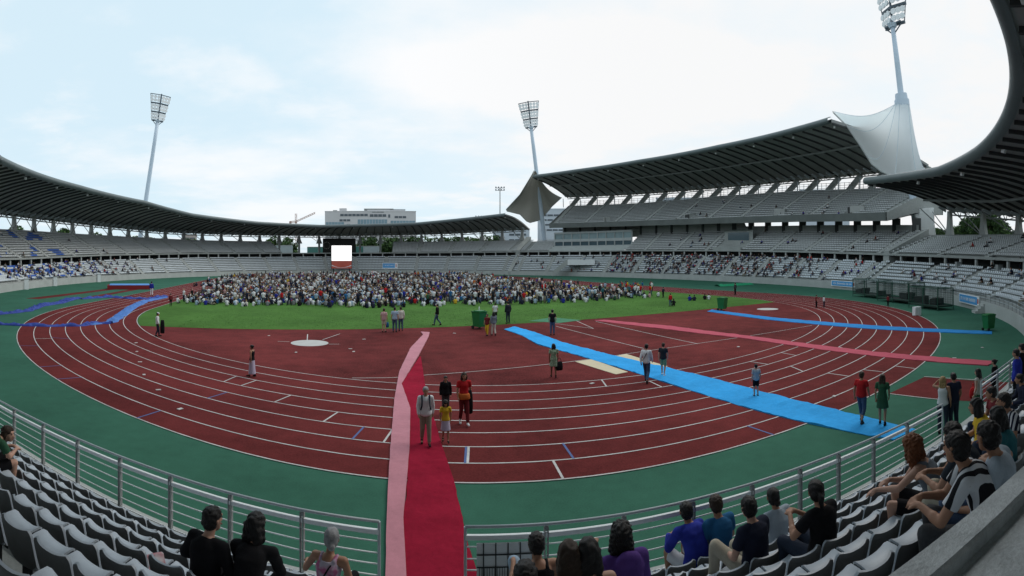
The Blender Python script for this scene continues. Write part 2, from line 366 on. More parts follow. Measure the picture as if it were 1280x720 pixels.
def roof(parent, t0, t1, df, db, zf, zb, rib=2.6, purlins=4, thick=.55, beams=(), edge_mat=roof_edge):
    ts = np.linspace(t0, t1, max(12, int(abs(t1 - t0)) * 2)); mb = MB()
    dm = lambda f: df + (db - df) * f
    zm = lambda f: (lambda t: zf(t) + (zb(t) - zf(t)) * f + .9 * math.sin(math.pi * f))
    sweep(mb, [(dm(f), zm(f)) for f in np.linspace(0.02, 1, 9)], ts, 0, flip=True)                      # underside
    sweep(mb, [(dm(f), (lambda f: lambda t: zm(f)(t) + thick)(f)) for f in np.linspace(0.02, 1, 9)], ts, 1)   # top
    sweep(mb, [(db, zb), (db, lambda t: zb(t) + thick)], ts, 0)
    for t in arc_ts(t0, t1, rib, df):
        P = [opt(t, dm(f), float(zm(f)(t))) for f in np.linspace(.03, .99, 7)]
        for a, b in zip(P[:-1], P[1:]): mb.beam(a - Vector((0, 0, .16)), b - Vector((0, 0, .16)), .22, .34, mi=2)
    for tc_ in (t0, t1):
        rows = [[opt(tc_, dm(f), float(zm(f)(tc_)) + k) for f in np.linspace(.02, 1, 9)] for k in (0, thick)]; mb.grid(rows, 0)
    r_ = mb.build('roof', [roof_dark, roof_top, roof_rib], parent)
    e = MB(); sec = []
    for a in np.linspace(-math.pi * .62, math.pi * .62, 9): sec.append((df - .62 * math.cos(a) + .25, (lambda a: lambda t: zf(t) + thick * .55 + .62 * math.sin(a))(a)))
    sweep(e, sec, ts); e.build('edge_trim', edge_mat, r_, smooth=True)
    lp = MB().box((0, 0, 0), (.34, .34, .42)).build('spotlight', white_paint, r_); LQ = arc_ts(t0 + .6, t1 - .6, 13.5, df)
    for i, t in enumerate(LQ):
        o = lp if i == 0 else lp.copy()
        if i: C.objects.link(o)
        o.location = opt(t, dm(.07), float(zm(.07)(t)) - .42); o.rotation_euler = (.3, 0, -R(t))
    for f in beams:
        bm_ = MB(); tq = np.linspace(t0, t1, max(8, int(abs(t1 - t0))))
        bm_.tube([opt(t, dm(f), float(zm(f)(t)) - .55) for t in tq], .22, 6); bm_.build('roof_beam', steel_mid, r_)
    return r_
def back_truss(parent, t0, t1, d, zf, step=4.1, h=.75, dep=2.4):
    """pale brackets and lattice girder where the roof meets its supports"""
    g_ = MB(); tq = arc_ts(t0, t1, step, d)
    for off, dz, rr in ((0, 0, .17), (-dep, .25, .14), (-dep * .5, -h, .16)):
        g_.tube([opt(t, d + off, float(zf(t)) + dz) for t in tq], rr, 6)
    for i, t in enumerate(tq[:-1]):
        a = opt(t, d, float(zf(t))); b = opt(t, d - dep, float(zf(t)) + .25); c = opt((t + tq[i + 1]) / 2, d - dep * .5, float(zf(t)) - h); a2 = opt(tq[i + 1], d, float(zf(tq[i + 1]))); b2 = opt(tq[i + 1], d - dep, float(zf(tq[i + 1])) + .25)
        for q in (a, b, a2, b2): g_.beam(q, c, .11, .11)
    br = g_
    for t in arc_ts(t0, t1, 2.6, d):
        p = opt(t, d - dep - .3, float(zf(t)) + .2); q = opt(t, d - dep - 2.0, float(zf(t)) + .55); br.beam(p, q, .75, .10, 1); br.beam(p - Vector((0, 0, .35)), q, .12, .4, 1)
    return g_.build('girder', [steel_mid, steel_light], parent)

def stand_thing(label, t):
    st = thing('grandstand', label, 'grandstand', tuple(opt(t, 0, 0))); WORLDKIDS.append(st); return st
def lowtop(t): return lo2(t) - .5
def upbot(t): return lo2(t) + 1.5
def bowl_wall(st, t0, t1, h=1.3, walk=1.0, fl=1.18):
    ts = np.linspace(t0, t1, int(abs(t1 - t0) / .7)); mb = MB()
    sweep(mb, [(0, -.1), (0, h), (.22, h), (.22, fl), (walk, fl)], ts); return mb.build('front_wall', concrete_pale, st)
def concourse(st, t0, t1, d, step):
    """the dark passage between the tiers with its row of posts"""
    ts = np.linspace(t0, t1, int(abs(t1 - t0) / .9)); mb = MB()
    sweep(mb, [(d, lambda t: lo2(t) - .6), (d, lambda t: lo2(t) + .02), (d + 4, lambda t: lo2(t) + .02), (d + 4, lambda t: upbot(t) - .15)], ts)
    mb.build('concourse', concrete_dark, st)  # unlit interior: its shade is painted in with near-black concrete
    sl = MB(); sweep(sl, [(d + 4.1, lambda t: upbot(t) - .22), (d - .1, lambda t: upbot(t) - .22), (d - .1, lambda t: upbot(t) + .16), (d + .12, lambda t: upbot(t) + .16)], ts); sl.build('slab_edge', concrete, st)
    q = arc_ts(t0, t1, step, d)
    proto = MB().box((0, 0, 0), (.38, .3, 1.5)).build('concourse_post', concrete_pale, st)
    for i, t in enumerate(q):
        p = opt(t, d + .25, float(lo2(t)) + .5); o = proto if i == 0 else proto.copy()
        if i: C.objects.link(o)
        o.location = p; a = opt(t, d + 1, 0) - opt(t, d, 0); o.rotation_euler = (0, 0, math.atan2(a.y, a.x) - math.pi / 2)

# ---- the long curved stand on the left and at the far end
stA = stand_thing('long curved concrete stand with dark cantilever roof, left and behind the screen', 215)
bowl_wall(stA, 137, 289.5)
aA = arc_ts(139, 288, 11.5, 4)
def blueA(t, u):
    if 262 < t < 283 and noise.noise(Vector((t * .55, u * 4.2, 3.0))) > .16: return 'blue'
    if 255 < t < 283 and noise.noise(Vector((t * .9, u * 7, 9.0))) > .30: return 'blue'
    return 'white'
def blueU(t, u): return 'blue' if 262 < t < 284 and noise.noise(Vector((t * .45, u * 3.5, 13.0))) > .2 else 'grey'
mb = MB(); tier(mb, 137, 289.5, 1.0, 6.5, lambda t: 1.45 + 0 * t, lowtop, 8, aA, blueA); mb.build('lower_tier', concrete, stA)
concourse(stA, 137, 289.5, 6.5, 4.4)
mb = MB()
for t0, t1 in ((137, 170.5), (201.5, 289.5)):      # the upper tier leaves a gap for the scoreboard
    tier(mb, t0, t1, 6.62, 17, lambda t: upbot(t) + .1, hi2, 12, aA, blueU)
    sweep(mb, [(17, hi2), (17, lambda t: hi2(t) + .75), (17.3, lambda t: hi2(t) + .75), (17.3, -.1)], np.linspace(t0, t1, 100))
    for te in (t0, t1): mb.add([opt(te, 6.7, float(upbot(te)) + .2), opt(te, 17, float(hi2(te)) + .75), opt(te, 17, 0), opt(te, 6.7, 0)], [(0, 1, 2, 3)])
mb.build('upper_tier', concrete, stA)
for t in aA:
    aisle(stA, t, 1.0, 6.5, 1.45, float(lowtop(t)), 8)
    if not 169 < t < 203: aisle(stA, t, 6.62, 17, float(upbot(t)) + .1, float(hi2(t)), 12)
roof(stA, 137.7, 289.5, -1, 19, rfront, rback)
back_truss(stA, 138.2, 289.5, 19, lambda t: rback(t) + .15)
for t in arc_ts(139, 288.5, 8.2, 17.2):
    f_ = fin_support(stA, t, 17.6, float(hi2(t)), float(rback(t)) - .1)
    if 170.5 < t < 201.5: q = MB(); q.box((*opt(t, 17.6, 0).xy, float(hi2(t)) / 2), (.8, .7, float(hi2(t)) + .1), R(t)); q.build('shaft', concrete_pale, f_)

# ---- the near stand the photograph is taken from, and its right-hand wing
stN = stand_thing('near stand with grey plastic seats, its roof edge sweeping in at top right', -14)
bowl_wall(stN, -70.5, -30, 1.3); bowl_wall(stN, -30, 8, 1.1, .6, 1.0); bowl_wall(stN, 8, 54.5, 1.2)
R_D0, R_DD, R_Z0, R_DZ = .60, .70, 1.0, .36
aN = np.concatenate([[-60, -51, -42, -33], [9.5], arc_ts(17.5, 53, 11, 4)])
aNlow = aN
const = lambda v: (lambda t: v + 0 * np.asarray(t, float))
mb = MB(); tsn = np.linspace(-30, 8, 120)
tier(mb, -30, -14.9, R_D0, R_D0 + 7 * R_DD, const(R_Z0), const(R_Z0 + 6 * R_DZ), 7, [], 'near', ts=np.linspace(-30, -14.9, 60), pitch=.43)
tier(mb, -14.9, 8, R_D0, R_D0 + 7 * R_DD, const(R_Z0), const(R_Z0 + 6 * R_DZ), 7, [-14.3], 'near', ts=np.linspace(-14.9, 8, 80), aw=.5, pitch=.43)
for t0, t1 in ((-70.5, -30), (8, 54.5)): tier(mb, t0, t1, 1.0, 6.5, lambda t: 1.45 + 0 * np.asarray(t, float), lambda t: lo2(t) - .3, 7, aN, 'near')
sweep(mb, [(R_D0 + 7 * R_DD, 2.8), (R_D0 + 7 * R_DD, 3.55), (9.6, 3.55), (9.6, 5.1)], tsn)
mb.build('lower_tier', concrete, stN)
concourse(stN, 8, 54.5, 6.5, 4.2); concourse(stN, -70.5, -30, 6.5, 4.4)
mb = MB()
for t0, t1 in ((-70.5, -30), (8, 54.5)):
    tier(mb, t0, t1, 6.62, 16, lambda t: upbot(t) + .1, hi2, 9, aN, 'grey')
for t0, t1, d in ((-70.5, -30, 16), (8, 54.5, 16), (-30, 8, 9.6)):  # last span: unseen wall added behind the camera to stop light from behind
    z0 = hi2 if d == 16 else (lambda t: 5.1 + 0 * np.asarray(t, float))
    sweep(mb, [(d, z0), (d, lambda t: hi2(t) + .85), (d + .3, lambda t: hi2(t) + .85), (d + .3, -.1)], np.linspace(t0, t1, 60))
mb.build('upper_tier', concrete, stN)
for t in aN:
    aisle(stN, t, 1.0, 6.5, 1.45, float(lowtop(t)), 7)
    if t > 8: aisle(stN, t, 6.62, 16, float(upbot(t)) + .1, float(hi2(t)), 9)
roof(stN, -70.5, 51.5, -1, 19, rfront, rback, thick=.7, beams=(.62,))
back_truss(stN, 9, 51, 18.6, lambda t: rback(t) + .15)
for t in arc_ts(12, 51, 8.5, 16.3): fin_support(stN, t, 16.8, float(hi2(t)), float(rback(t)) + .1, big=.9)
# parapet and broad concrete ledge on the right of the photographer
pr = MB(); cs_, sn_ = math.cos(YAW), math.sin(YAW)
def camf(lat, fwd, z): return Vector((CX + lat * cs_ + fwd * sn_, CY - lat * sn_ + fwd * cs_, z))
PZ = 4.40; prow = []
for lat, fwd in ((.95, 1.36), (1.28, 1.42), (1.9, 1.50), (2.63, 1.61), (3.6, 1.80), (5, 2.15), (7, 2.9)):
    n_ = Vector((.17, -1, 0)).normalized()
    prow.append([camf(lat + n_.x * k, fwd + n_.y * k, z) for k, z in ((0, 2.0), (0, PZ - .015), (.015, PZ), (.135, PZ), (.15, PZ - .015), (.15, PZ - .06), (.17, PZ - .065), (5.5, PZ - .05))])
pr.grid(prow); e_ = prow[0]; pr.add([*e_[:2], e_[3], e_[5], e_[7], camf(.95 + .9, 1.36 - 5.4, 2.0)], [(0, 1, 2, 3, 4, 5)])
pr.build('parapet', concrete_fine, stN)
# loudspeakers / small boxes on the wall posts at the passage
for t in (19.5, 26, 33, 40.5):
    p = opt(t, 6.2, float(lo2(t)) + .1); MB().box(p, (.9, .5, 1.3), -R(t)).build('gate_panel', steel_mid, stN)

# ---- the tall main stand on the right
stM = stand_thing('tall main stand on the right with a cantilevered upper deck and high dark roof', 95)
bowl_wall(stM, 54.5, 137)
aM = arc_ts(56, 135, 11, 4)
mb = MB(); tier(mb, 54.5, 137, 1.0, 6.5, const(1.45), lowtop, 9, aM, 'white'); mb.build('lower_tier', concrete, stM)
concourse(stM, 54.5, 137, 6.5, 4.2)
midtop = tab([(54, 10.5), (72, 11.6), (89, 13.0), (107, 13.4), (137, 13.2)])
mb = MB(); tier(mb, 54.5, 110.5, 6.62, 15, lambda t: upbot(t) + .1, midtop, 10, aM, lambda t, u: None if (84 < t < 90) else 'grey2')
tier(mb, 129, 137, 6.62, 15, lambda t: upbot(t) + .1, lambda t: hi2(t), 10, aM, 'grey2')
mb.build('middle_tier', concrete, stM)
# terraces and glazed boxes at the left part of the middle deck
tb = np.linspace(110.5, 129, 50); mb = MB()
sweep(mb, [(6.62, lambda t: upbot(t) - .2), (6.62, lambda t: upbot(t) + 1.0), (6.8, lambda t: upbot(t) + 1.0), (6.8, lambda t: upbot(t) + .3), (8.6, lambda t: upbot(t) + .3), (8.6, lambda t: upbot(t) + 1.7), (8.8, lambda t: upbot(t) + 1.7), (8.8, lambda t: upbot(t) + .9), (10.6, lambda t: upbot(t) + .9)], tb)
mb.build('terrace', mat('terrace_paint', (.42, .46, .45), .7, .4, .15), stM)
bx = MB(); sweep(bx, [(10.6, lambda t: upbot(t) + .9), (10.6, lambda t: upbot(t) + 2.0), (10.75, lambda t: upbot(t) + 2.0)], tb, 0)
sweep(bx, [(10.8, lambda t: upbot(t) + 2.0), (10.8, lambda t: upbot(t) + 3.4)], tb, 1)
sweep(bx, [(10.45, lambda t: upbot(t) + 3.4), (10.4, lambda t: upbot(t) + 4.3), (10.7, lambda t: upbot(t) + 4.3), (10.7, lambda t: upbot(t) + 3.4)], tb, 0)
sweep(bx, [(10.8, lambda t: upbot(t) + 4.3), (10.8, lambda t: upbot(t) + 6.2)], tb, 2); sweep(bx, [(10.4, lambda t: upbot(t) + 6.2), (10.4, lambda t: upbot(t) + 6.8), (15, lambda t: upbot(t) + 6.8)], tb, 0)
for t in arc_ts(110.5, 129, 3.4, 10.6):
    p = opt(t, 10.66, 0); bx.box((p.x, p.y, float(upbot(t)) + 4.2), (.35, .35, 5.2), -R(t), 0)
bx.build('glazed_boxes', [mat('box_white', (.40, .44, .44), .6, .4, .15), glass_m, mat('pale_glass', (.20, .29, .31), .2, .6, .25, spec=.6)], stM)
for t0, t1 in ((84, 90),):     # press balcony
    mb = MB(); tp = np.linspace(t0, t1, 14)
    sweep(mb, [(6.5, lambda t: upbot(t) - .3), (6.5, lambda t: upbot(t) + .9), (6.7, lambda t: upbot(t) + .9), (6.7, lambda t: upbot(t) + .2), (11, lambda t: upbot(t) + .2), (11, lambda t: upbot(t) + 5.6), (10, lambda t: upbot(t) + 5.6)], tp); mb.build('press_balcony', concrete, stM)
    gl = MB(); tp = np.linspace(t0 + .8, t1 - .8, 8); sweep(gl, [(10.9, lambda t: upbot(t) + 1.2), (10.9, lambda t: upbot(t) + 5.0)], tp); gl.build('press_window', glass_m, stM)
balc = tab([(50, 12.1), (58.4, 12.9), (72.5, 14.1), (89.4, 15.2), (107, 15.9), (128, 16.5)])
uptop = tab([(55, 20.0), (61.7, 20.8), (80, 23.3), (96, 24.4), (113, 24.3), (129, 25.0)])
# wall with openings at the back of the middle deck
bw = MB(); tq = np.linspace(55, 128.5, 100)
sweep(bw, [(15, lambda t: midtop(t) - .4), (15, lambda t: balc(t) + np.where(np.asarray(t) > 88, 2.2, -.35)), (15.3, lambda t: balc(t) + np.where(np.asarray(t) > 88, 2.2, -.35))], tq); bw.build('back_wall', concrete, stM)
for t in arc_ts(55.5, 128, 6.2, 15.2):
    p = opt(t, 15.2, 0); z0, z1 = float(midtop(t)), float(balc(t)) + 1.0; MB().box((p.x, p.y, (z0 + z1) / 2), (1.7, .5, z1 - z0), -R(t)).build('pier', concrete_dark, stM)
dk = MB(); tq = np.linspace(55.5, 129.3, 110)
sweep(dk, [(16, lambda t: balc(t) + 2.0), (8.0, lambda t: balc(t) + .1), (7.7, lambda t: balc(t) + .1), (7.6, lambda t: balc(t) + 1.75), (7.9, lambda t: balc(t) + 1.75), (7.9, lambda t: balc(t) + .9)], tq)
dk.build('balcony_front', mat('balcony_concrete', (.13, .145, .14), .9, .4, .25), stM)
aU = arc_ts(57, 128.5, 12, 14); mb = MB()
tier(mb, 55.5, 129.3, 7.9, 22, lambda t: balc(t) + .95, uptop, 14, aU, 'grey2', first_riser=.05)
sweep(mb, [(22, uptop), (22, lambda t: uptop(t) + .8), (22.3, lambda t: uptop(t) + .8), (22.3, lambda t: balc(t) + 2)], tq)
for te in (55.5, 129.3):       # end walls under the raking deck
    ds = np.linspace(7.9, 22, 15); zt = [float(balc(te)) + 1.7 + (float(uptop(te)) + .8 - float(balc(te)) - 1.7) * k / 14 for k in range(15)]
    zb_ = [max(float(balc(te)) + .1 + 1.9 * min(1, k / 7), 0) for k in range(15)]
    mb.grid([[opt(te, d, z) for d, z in zip(ds, zt)], [opt(te, d, z) for d, z in zip(ds, zb_)]])
mb.build('upper_deck', concrete, stM)
for t in aM:
    aisle(stM, t, 1.0, 6.5, 1.45, float(lowtop(t)), 9)
    if t < 110 and not 83 < t < 91: aisle(stM, t, 6.62, 15, float(upbot(t)) + .1, float(midtop(t)), 10)
for t in aU: aisle(stM, t, 7.9, 22, float(balc(t)) + .95, float(uptop(t)), 14)
for t in (63.3, 78.2, 97.5, 116.5):     # entrance hoods in the upper deck
    z = float(balc(t)) + 2.6; p = opt(t, 10.9, z); q = MB(); q.box(p, (3.0, 2.2, 1.7), -R(t), 0); p2 = opt(t, 9.78, z - .05); q.box(p2, (2.3, .1, 1.3), -R(t), 1); q.build('entrance_hood', [concrete_pale, concrete_dark], stM)
mf = tab([(57, 31.2), (59, 31.3), (66, 31.9), (84, 33.1), (103, 33.7), (119, 33.7), (131, 33.4)]); mbk = tab([(57, 25.6), (69, 26.45), (82, 27.4), (97, 28.1), (114, 28.6), (134, 29.5)])
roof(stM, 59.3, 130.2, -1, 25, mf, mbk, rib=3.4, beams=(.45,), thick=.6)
back_truss(stM, 59.8, 130, 25, lambda t: mbk(t) + .1, step=5)
for t in arc_ts(60, 128.8, 7.2, 22):    # raking columns and thin props at the top of the upper deck
    z0, z1 = float(uptop(t)) + .3, float(mbk(t)) - .2; q = MB(); a = opt(t, 22.2, z0); b = opt(t - 1.1, 24.6, z1); q.beam(a, b, 1.5, .7, up=(math.sin(R(t)), -math.cos(R(t)), 0)); f_ = q.build('roof_column', concrete, stM)
    s_ = MB(); s_.tube([opt(t + 1.6, 21.8, z0), opt(t + 1.9, 22.6, z1 - .4)], .16, 6); s_.build('prop', steel_light, f_)
rl = MB(); tr = arc_ts(57, 129, 1.6, 22.1)
for dz in (.85, 1.5, 2.1): rl.tube([opt(t, 22.15, float(uptop(t)) + .8 + dz - .5) for t in tr], .05, 4)
for t in tr: rl.beam(opt(t, 22.15, float(uptop(t)) + .75), opt(t, 22.15, float(uptop(t)) + 2.5), .09, .09)
rl.build('top_railing', steel_mid, stM)

for te, par in ((54.5, stM), (137, stM)):
    q = MB(); pts = [(0, 1.3), (6.5, float(lo2(te))), (6.6, float(upbot(te)) + .6), (16, float(hi2(te)) + 1.9), (16, 0), (0, 0)]
    a_ = [opt(te - .55, d, z) for d, z in pts]; b_ = [opt(te + .55, d, z) for d, z in pts]; n = len(pts)
    q.add(a_ + b_, [tuple(range(n)), tuple(reversed(range(n, 2 * n)))] + [(i, i + n, (i + 1) % n + n, (i + 1) % n) for i in range(n)]); recalc(q.build('end_wall', concrete, par))
# ---- far seats: too many to count, one object
SEATMATS = {'white': 0, 'near': 0, 'grey': 1, 'grey2': 1, 'blue': 2}
spots = []
for t, d, z, m in SEATS:
    if m is None: continue
    p = opt(t, d, z); px, py, r = proj(p); spots.append((t, d, z, m, px, py, r))
# ------------------------------------------------------------------ the seats near the photographer, one by one
near = [s for s in spots if s[6] < 34 and -30 < s[0] < 40 and s[3] == 'near']
vis = []
for s in near:
    x_, y_, r_ = proj(opt(s[0], s[1], s[2] + .74))
    if -25 < x_ < 1305 and y_ < 735 and s[1] < 6.7: vis.append(s)
vis.sort(key=lambda s: s[6]); single = vis[:300]; single_keys = set((round(s[0], 5), round(s[1], 4)) for s in single)
def seat_parts():
    root = thing('stadium_seat', 'x', 'seat')
    prof = [(.41, .35), (.425, .38), (.39, .405), (.30, .40), (.18, .375), (.07, .365), (.0, .385)]
    W = [.36, .39, .41, .42, .42, .41, .40]
    def shell(pts, ws, dish, thick, nrm):
        top = []; bot = []
        for (y, z), w_ in zip(pts, ws):
            row = []; rowb = []
            for u in np.linspace(-1, 1, 9):
                lift = dish * (abs(u) ** 2.6); q = Vector((u * w_ / 2, y, z)) + Vector(nrm) * lift; row.append(tuple(q)); rowb.append(tuple(q - Vector(nrm) * thick))
            top.append(row); bot.append(rowb)
        return top, bot
    mb = MB(); top, bot = shell(prof, W, .035, .022, (0, 0, 1))
    mb.grid(top); mb.grid(bot[::-1])
    for rws in (0, -1): mb.grid([bot[rws], top[rws]] if rws == 0 else [top[rws], bot[rws]])
    for c in (0, -1): mb.grid([[r[c] for r in top], [r[c] for r in bot]] if c == 0 else [[r[c] for r in bot], [r[c] for r in top]])
    recalc(mb.build('seat_pan', seat_near, root, smooth=True))
    pb = [(.005, .375), (-.025, .43), (-.050, .52), (-.070, .60), (-.086, .670), (-.092, .700), (-.090, .715)]; wb = [.41, .42, .43, .435, .43, .41, .34]
    mb = MB(); top, bot = shell(pb, wb, .045, .022, (0, 1, .2))
    mb.grid(top, 0); mb.grid(bot[::-1], 1)
    mb.grid([bot[0], top[0]], 1); mb.grid([top[-1], bot[-1]], 0)
    for c in (0, -1): mb.grid([[r[c] for r in top], [r[c] for r in bot]] if c == 0 else [[r[c] for r in bot], [r[c] for r in top]], 0)
    recalc(mb.build('backrest', [seat_near, seat_back_shaded], root, smooth=True))
    mb = MB(); mb.box((0, .20, .36), (.10, .30, .04)); mb.box((0, .06, .22), (.08, .05, .30)); mb.box((0, -.02, .10), (.3, .05, .05)); mb.build('bracket', seat_dark, root)
    return root
ROWN = ['front', 'second', 'third', 'fourth', 'fifth', 'sixth', 'seventh']
seat0 = seat_parts(); seat_kids = list(seat0.children)
for i, s in enumerate(single):
    t, d, z, m, px, py, r = s
    o = seat0 if i == 0 else seat0.copy()
    if i:
        C.objects.link(o)
        for k in seat_kids: c = k.copy(); C.objects.link(c); c.parent = o
    n_ = opt(t, d - 1, 0) - opt(t, d, 0); p = opt(t, d - .05, z)
    o.location = p; o.rotation_euler = (0, 0, math.atan2(n_.y, n_.x) - math.pi / 2 + random.gauss(0, .012)); o.scale = (.94, .96, .97)
    row = min(6, max(0, int(round((z - (R_Z0 if t < 8 else 1.45)) / R_DZ))))
    side = 'left of the red carpet' if px < 530 else ('between the red carpet and the dark-shirted sitters' if px < 830 else ('along the railing right of the blue shirts' if t < 8 else 'on the far right wing near the green bin'))
    o['label'] = f'grey plastic seat in the {ROWN[row]} row, {side}'; o['group'] = f'{ROWN[row]} row of grey seats {side}'
# every other seat of the stadium as one object
mbs = MB(); tv = np.array([(-.215, .22, .40), (-.215, -.16, .40), (-.215, -.24, .66), (.215, -.24, .66), (.215, -.16, .40), (.215, .22, .40), (-.215, .22, .33), (-.215, -.22, .33), (.215, -.22, .33), (.215, .22, .33)])
tf = [(0, 1, 4, 5), (1, 2, 3, 4), (2, 7, 8, 3), (0, 6, 7, 1), (1, 7, 2), (5, 4, 8, 9), (4, 3, 8), (0, 5, 9, 6)]
V = []; Fc = []; Mi = []
for s in spots:
    t, d, z, m, px, py, r = s
    if (round(t, 5), round(d, 4)) in single_keys: continue
    n_ = opt(t, d - 1, 0) - opt(t, d, 0); a = math.atan2(n_.y, n_.x) - math.pi / 2; ca, sa = math.cos(a), math.sin(a); p = opt(t, d, z); o = len(V)
    V += [(p.x + x * ca - y * sa, p.y + x * sa + y * ca, p.z + q) for x, y, q in tv]; Fc += [tuple(i + o for i in f) for f in tf]; Mi += [SEATMATS[m]] * len(tf)
mbs.v, mbs.f, mbs.m = V, Fc, Mi
tag(mbs.build('stadium_seats', [seat_white, seat_grey, seat_blue]), 'rows of small white, grey and blue seats filling the far tiers', 'seats', kind='stuff')

# ------------------------------------------------------------------ railings
fd = tab([(-40, .33), (60, .33)])
def railing(name, label, ts, base=1.0, top=2.12, posts=True, parent=None, rails=(.255 - .14, .0), thin=(1.86, 1.705, 1.56, 1.41, 1.26), endposts=True):
    t_m = float(np.mean(ts)); root = thing(name, label, 'railing', tuple(opt(t_m, float(fd(t_m)), base))); WORLDKIDS.append(root)
    P = lambda t, z, dd=0: opt(t, float(fd(t)) + dd, z)
    MB().tube([P(t, top) for t in ts], .021, 8).build('top_rail', steel_light, root, smooth=True)
    w_ = MB()
    for a, b in zip(ts[:-1], ts[1:]): w_.beam(P(a, 1.985), P(b, 1.985), .045, .058)
    w_.build('flat_rail', white_paint, root)
    for z in thin: MB().tube([P(t, z) for t in ts], .0095, 6).build('thin_rail', white_paint, root, smooth=True)
    for i, t in enumerate(ts):
        q = MB(); a = opt(t, float(fd(t)), 0); b = opt(t, float(fd(t)) + .1, 0); rz = math.atan2(b.y - a.y, b.x - a.x) - math.pi / 2; s_ = Vector((math.cos(rz), math.sin(rz), 0))
        if endposts and i in (0, len(ts) - 1): q.tube([P(t, base), P(t, top)], .021, 8)
        else:
            for k in (-.022, .022): c = P(t, (base + top - .03) / 2) + s_ * k; q.box(c, (.014, .062, top - .03 - base), rz)
            q.box(P(t, top - .05), (.03, .05, .05), rz); q.box(P(t, base + .01), (.12, .12, .02), rz)
        q.build('post', steel_mid if not (endposts and i in (0, len(ts) - 1)) else steel_light, root)
    return root
def t_at(px, d, z=0):      # where the line of sight through a picture column meets the near arc
    best = None
    for t in np.linspace(-34, 14, 9601):
        p = opt(t, float(fd(t)) if d is None else d, z); x = proj(p)[0]
        if best is None or abs(x - px) < best[0]: best = (abs(x - px), t)
    return best[1]
tL = t_at(474, None); tR = t_at(582, None)
tsL = np.concatenate([[tL], [t_at(x, None) for x in (378, 288, 213, 150, 97, 54, 18)], [-23, -24.2, -25.4, -26.6]])[::-1]
tsR = np.concatenate([[tR], [t_at(x, None) for x in (683, 780, 866, 940, 1000, 1048, 1092, 1134, 1178)]])
railing('railing', 'steel railing with flat white rail below the left seats, ending at the red carpet', tsL)
railing('railing', 'steel railing with a flat white rail from the red carpet to the right-hand seats', tsR)
railing('railing', 'steel railing climbing the right edge beside the standing people', np.linspace(tsR[-1] + 2.0, 9, 12))
# grid panel leaning on the railing right of the carpet
ta, tb_ = t_at(596, None), t_at(666, None); root = thing('barrier_panel', 'pale grey barrier panel with dark wire grid on the railing beside the red carpet', 'barrier', tuple(opt((ta + tb_) / 2, .4, 1.0))); WORLDKIDS.append(root)
A_, B_ = opt(ta, float(fd(ta)) + .06, 0), opt(tb_, float(fd(tb_)) + .06, 0); u_ = (B_ - A_).normalized()
q = MB(); q.beam(A_ + Vector((0, 0, 1.46)), B_ + Vector((0, 0, 1.46)), .02, .96, mi=0); q.build('panel', mat('panel_grey', (.62, .66, .68), .6, 1.5, .15), root)
q = MB(); wn = Vector((-u_.y, u_.x, 0)) * (-.02)
for k in np.linspace(.12, .98, 5): c = A_.lerp(B_, k) + wn; q.beam(c + Vector((0, 0, 1.0)), c + Vector((0, 0, 1.95)), .012, .012)
for z in (1.80, 1.64, 1.48, 1.3): q.beam(A_ + wn + Vector((0, 0, z)), B_ + wn + Vector((0, 0, z)), .012, .012)
for k in np.linspace(.05, .98, 22): c = A_.lerp(B_, k) + wn; q.beam(c + Vector((0, 0, 1.0)), c + Vector((0, 0, 1.64)), .006, .006)
q.build('wire_grid', dark_m, root)
# long low railing on the right-hand front wall
far_ts = arc_ts(12, 54, 1.6, .1); root = thing('railing', 'long low grey railing on top of the wall round the right-hand bend', 'railing', tuple(opt(30, .1, 1.2))); WORLDKIDS.append(root)
q = MB()
for z in (1.55, 1.85, 2.15): q.tube([opt(t, .12, z) for t in far_ts], .022, 5)
q.build('rails', steel_light, root)
proto = MB().box((0, 0, .475), (.05, .05, .95)).build('post', steel_mid, root)
for i, t in enumerate(far_ts):
    o = proto if i == 0 else proto.copy()
    if i: C.objects.link(o)
    o.location = opt(t, .12, 1.2)

# ------------------------------------------------------------------ carpets and sheets laid on the track
def carpet(name, label, left, right, m, z=.03, th=.014, wob=.022, cat='carpet', raw=False):
    A1 = [G(*p) for p in left]; B1 = [G(*p) for p in right]; n = 140
    def res(P):
        L = np.concatenate([[0], np.cumsum([(b - a).length for a, b in zip(P[:-1], P[1:])])]); u = np.linspace(0, L[-1], n)
        return [tuple(np.interp(k, L, [p[i] for p in P]) for i in (0, 1)) for k in u]
    ra, rb_ = res(A1), res(B1); rows = []
    for i in range(n):
        row = []; e0 = .016 * noise.noise(Vector((i * .35, 1, 3))) + .006 * noise.noise(Vector((i * 1.1, 4, 3))); e1 = .016 * noise.noise(Vector((i * .35, 7, 3))) + .006 * noise.noise(Vector((i * 1.1, 9, 3)))
        for k in np.linspace(-e0, 1 + e1, 13):
            x = ra[i][0] * (1 - k) + rb_[i][0] * k; y = ra[i][1] * (1 - k) + rb_[i][1] * k
            row.append((x, y, z + th + wob * (noise.noise(Vector((x * 1.3, y * 1.3, 2))) + .6 * noise.noise(Vector((x * 4, y * 4, 5))) + .9 * max(0, noise.noise(Vector((x * .7, y * 2.6, 8)))) ** 2 * 3)))
        rows.append(row)
    mb = MB(); mb.grid(rows); sk = [[(x, y, .004) for x, y, _ in e] for e in ([r[0] for r in rows], [r[-1] for r in rows], rows[0], rows[-1])]
    for a, b in zip(([r[0] for r in rows], [r[-1] for r in rows], rows[0], rows[-1]), sk): mb.grid([a, b])
    return tag(recalc(mb.build(name, m, smooth=False)), label, cat)
red_c = mat('red_carpet', (.26, .012, .032), .95, .9, .32, .6, 160, spec=.03)
pink_c = mat('pink_backing', (.45, .19, .23), .9, 1.0, .2, .4, 160)
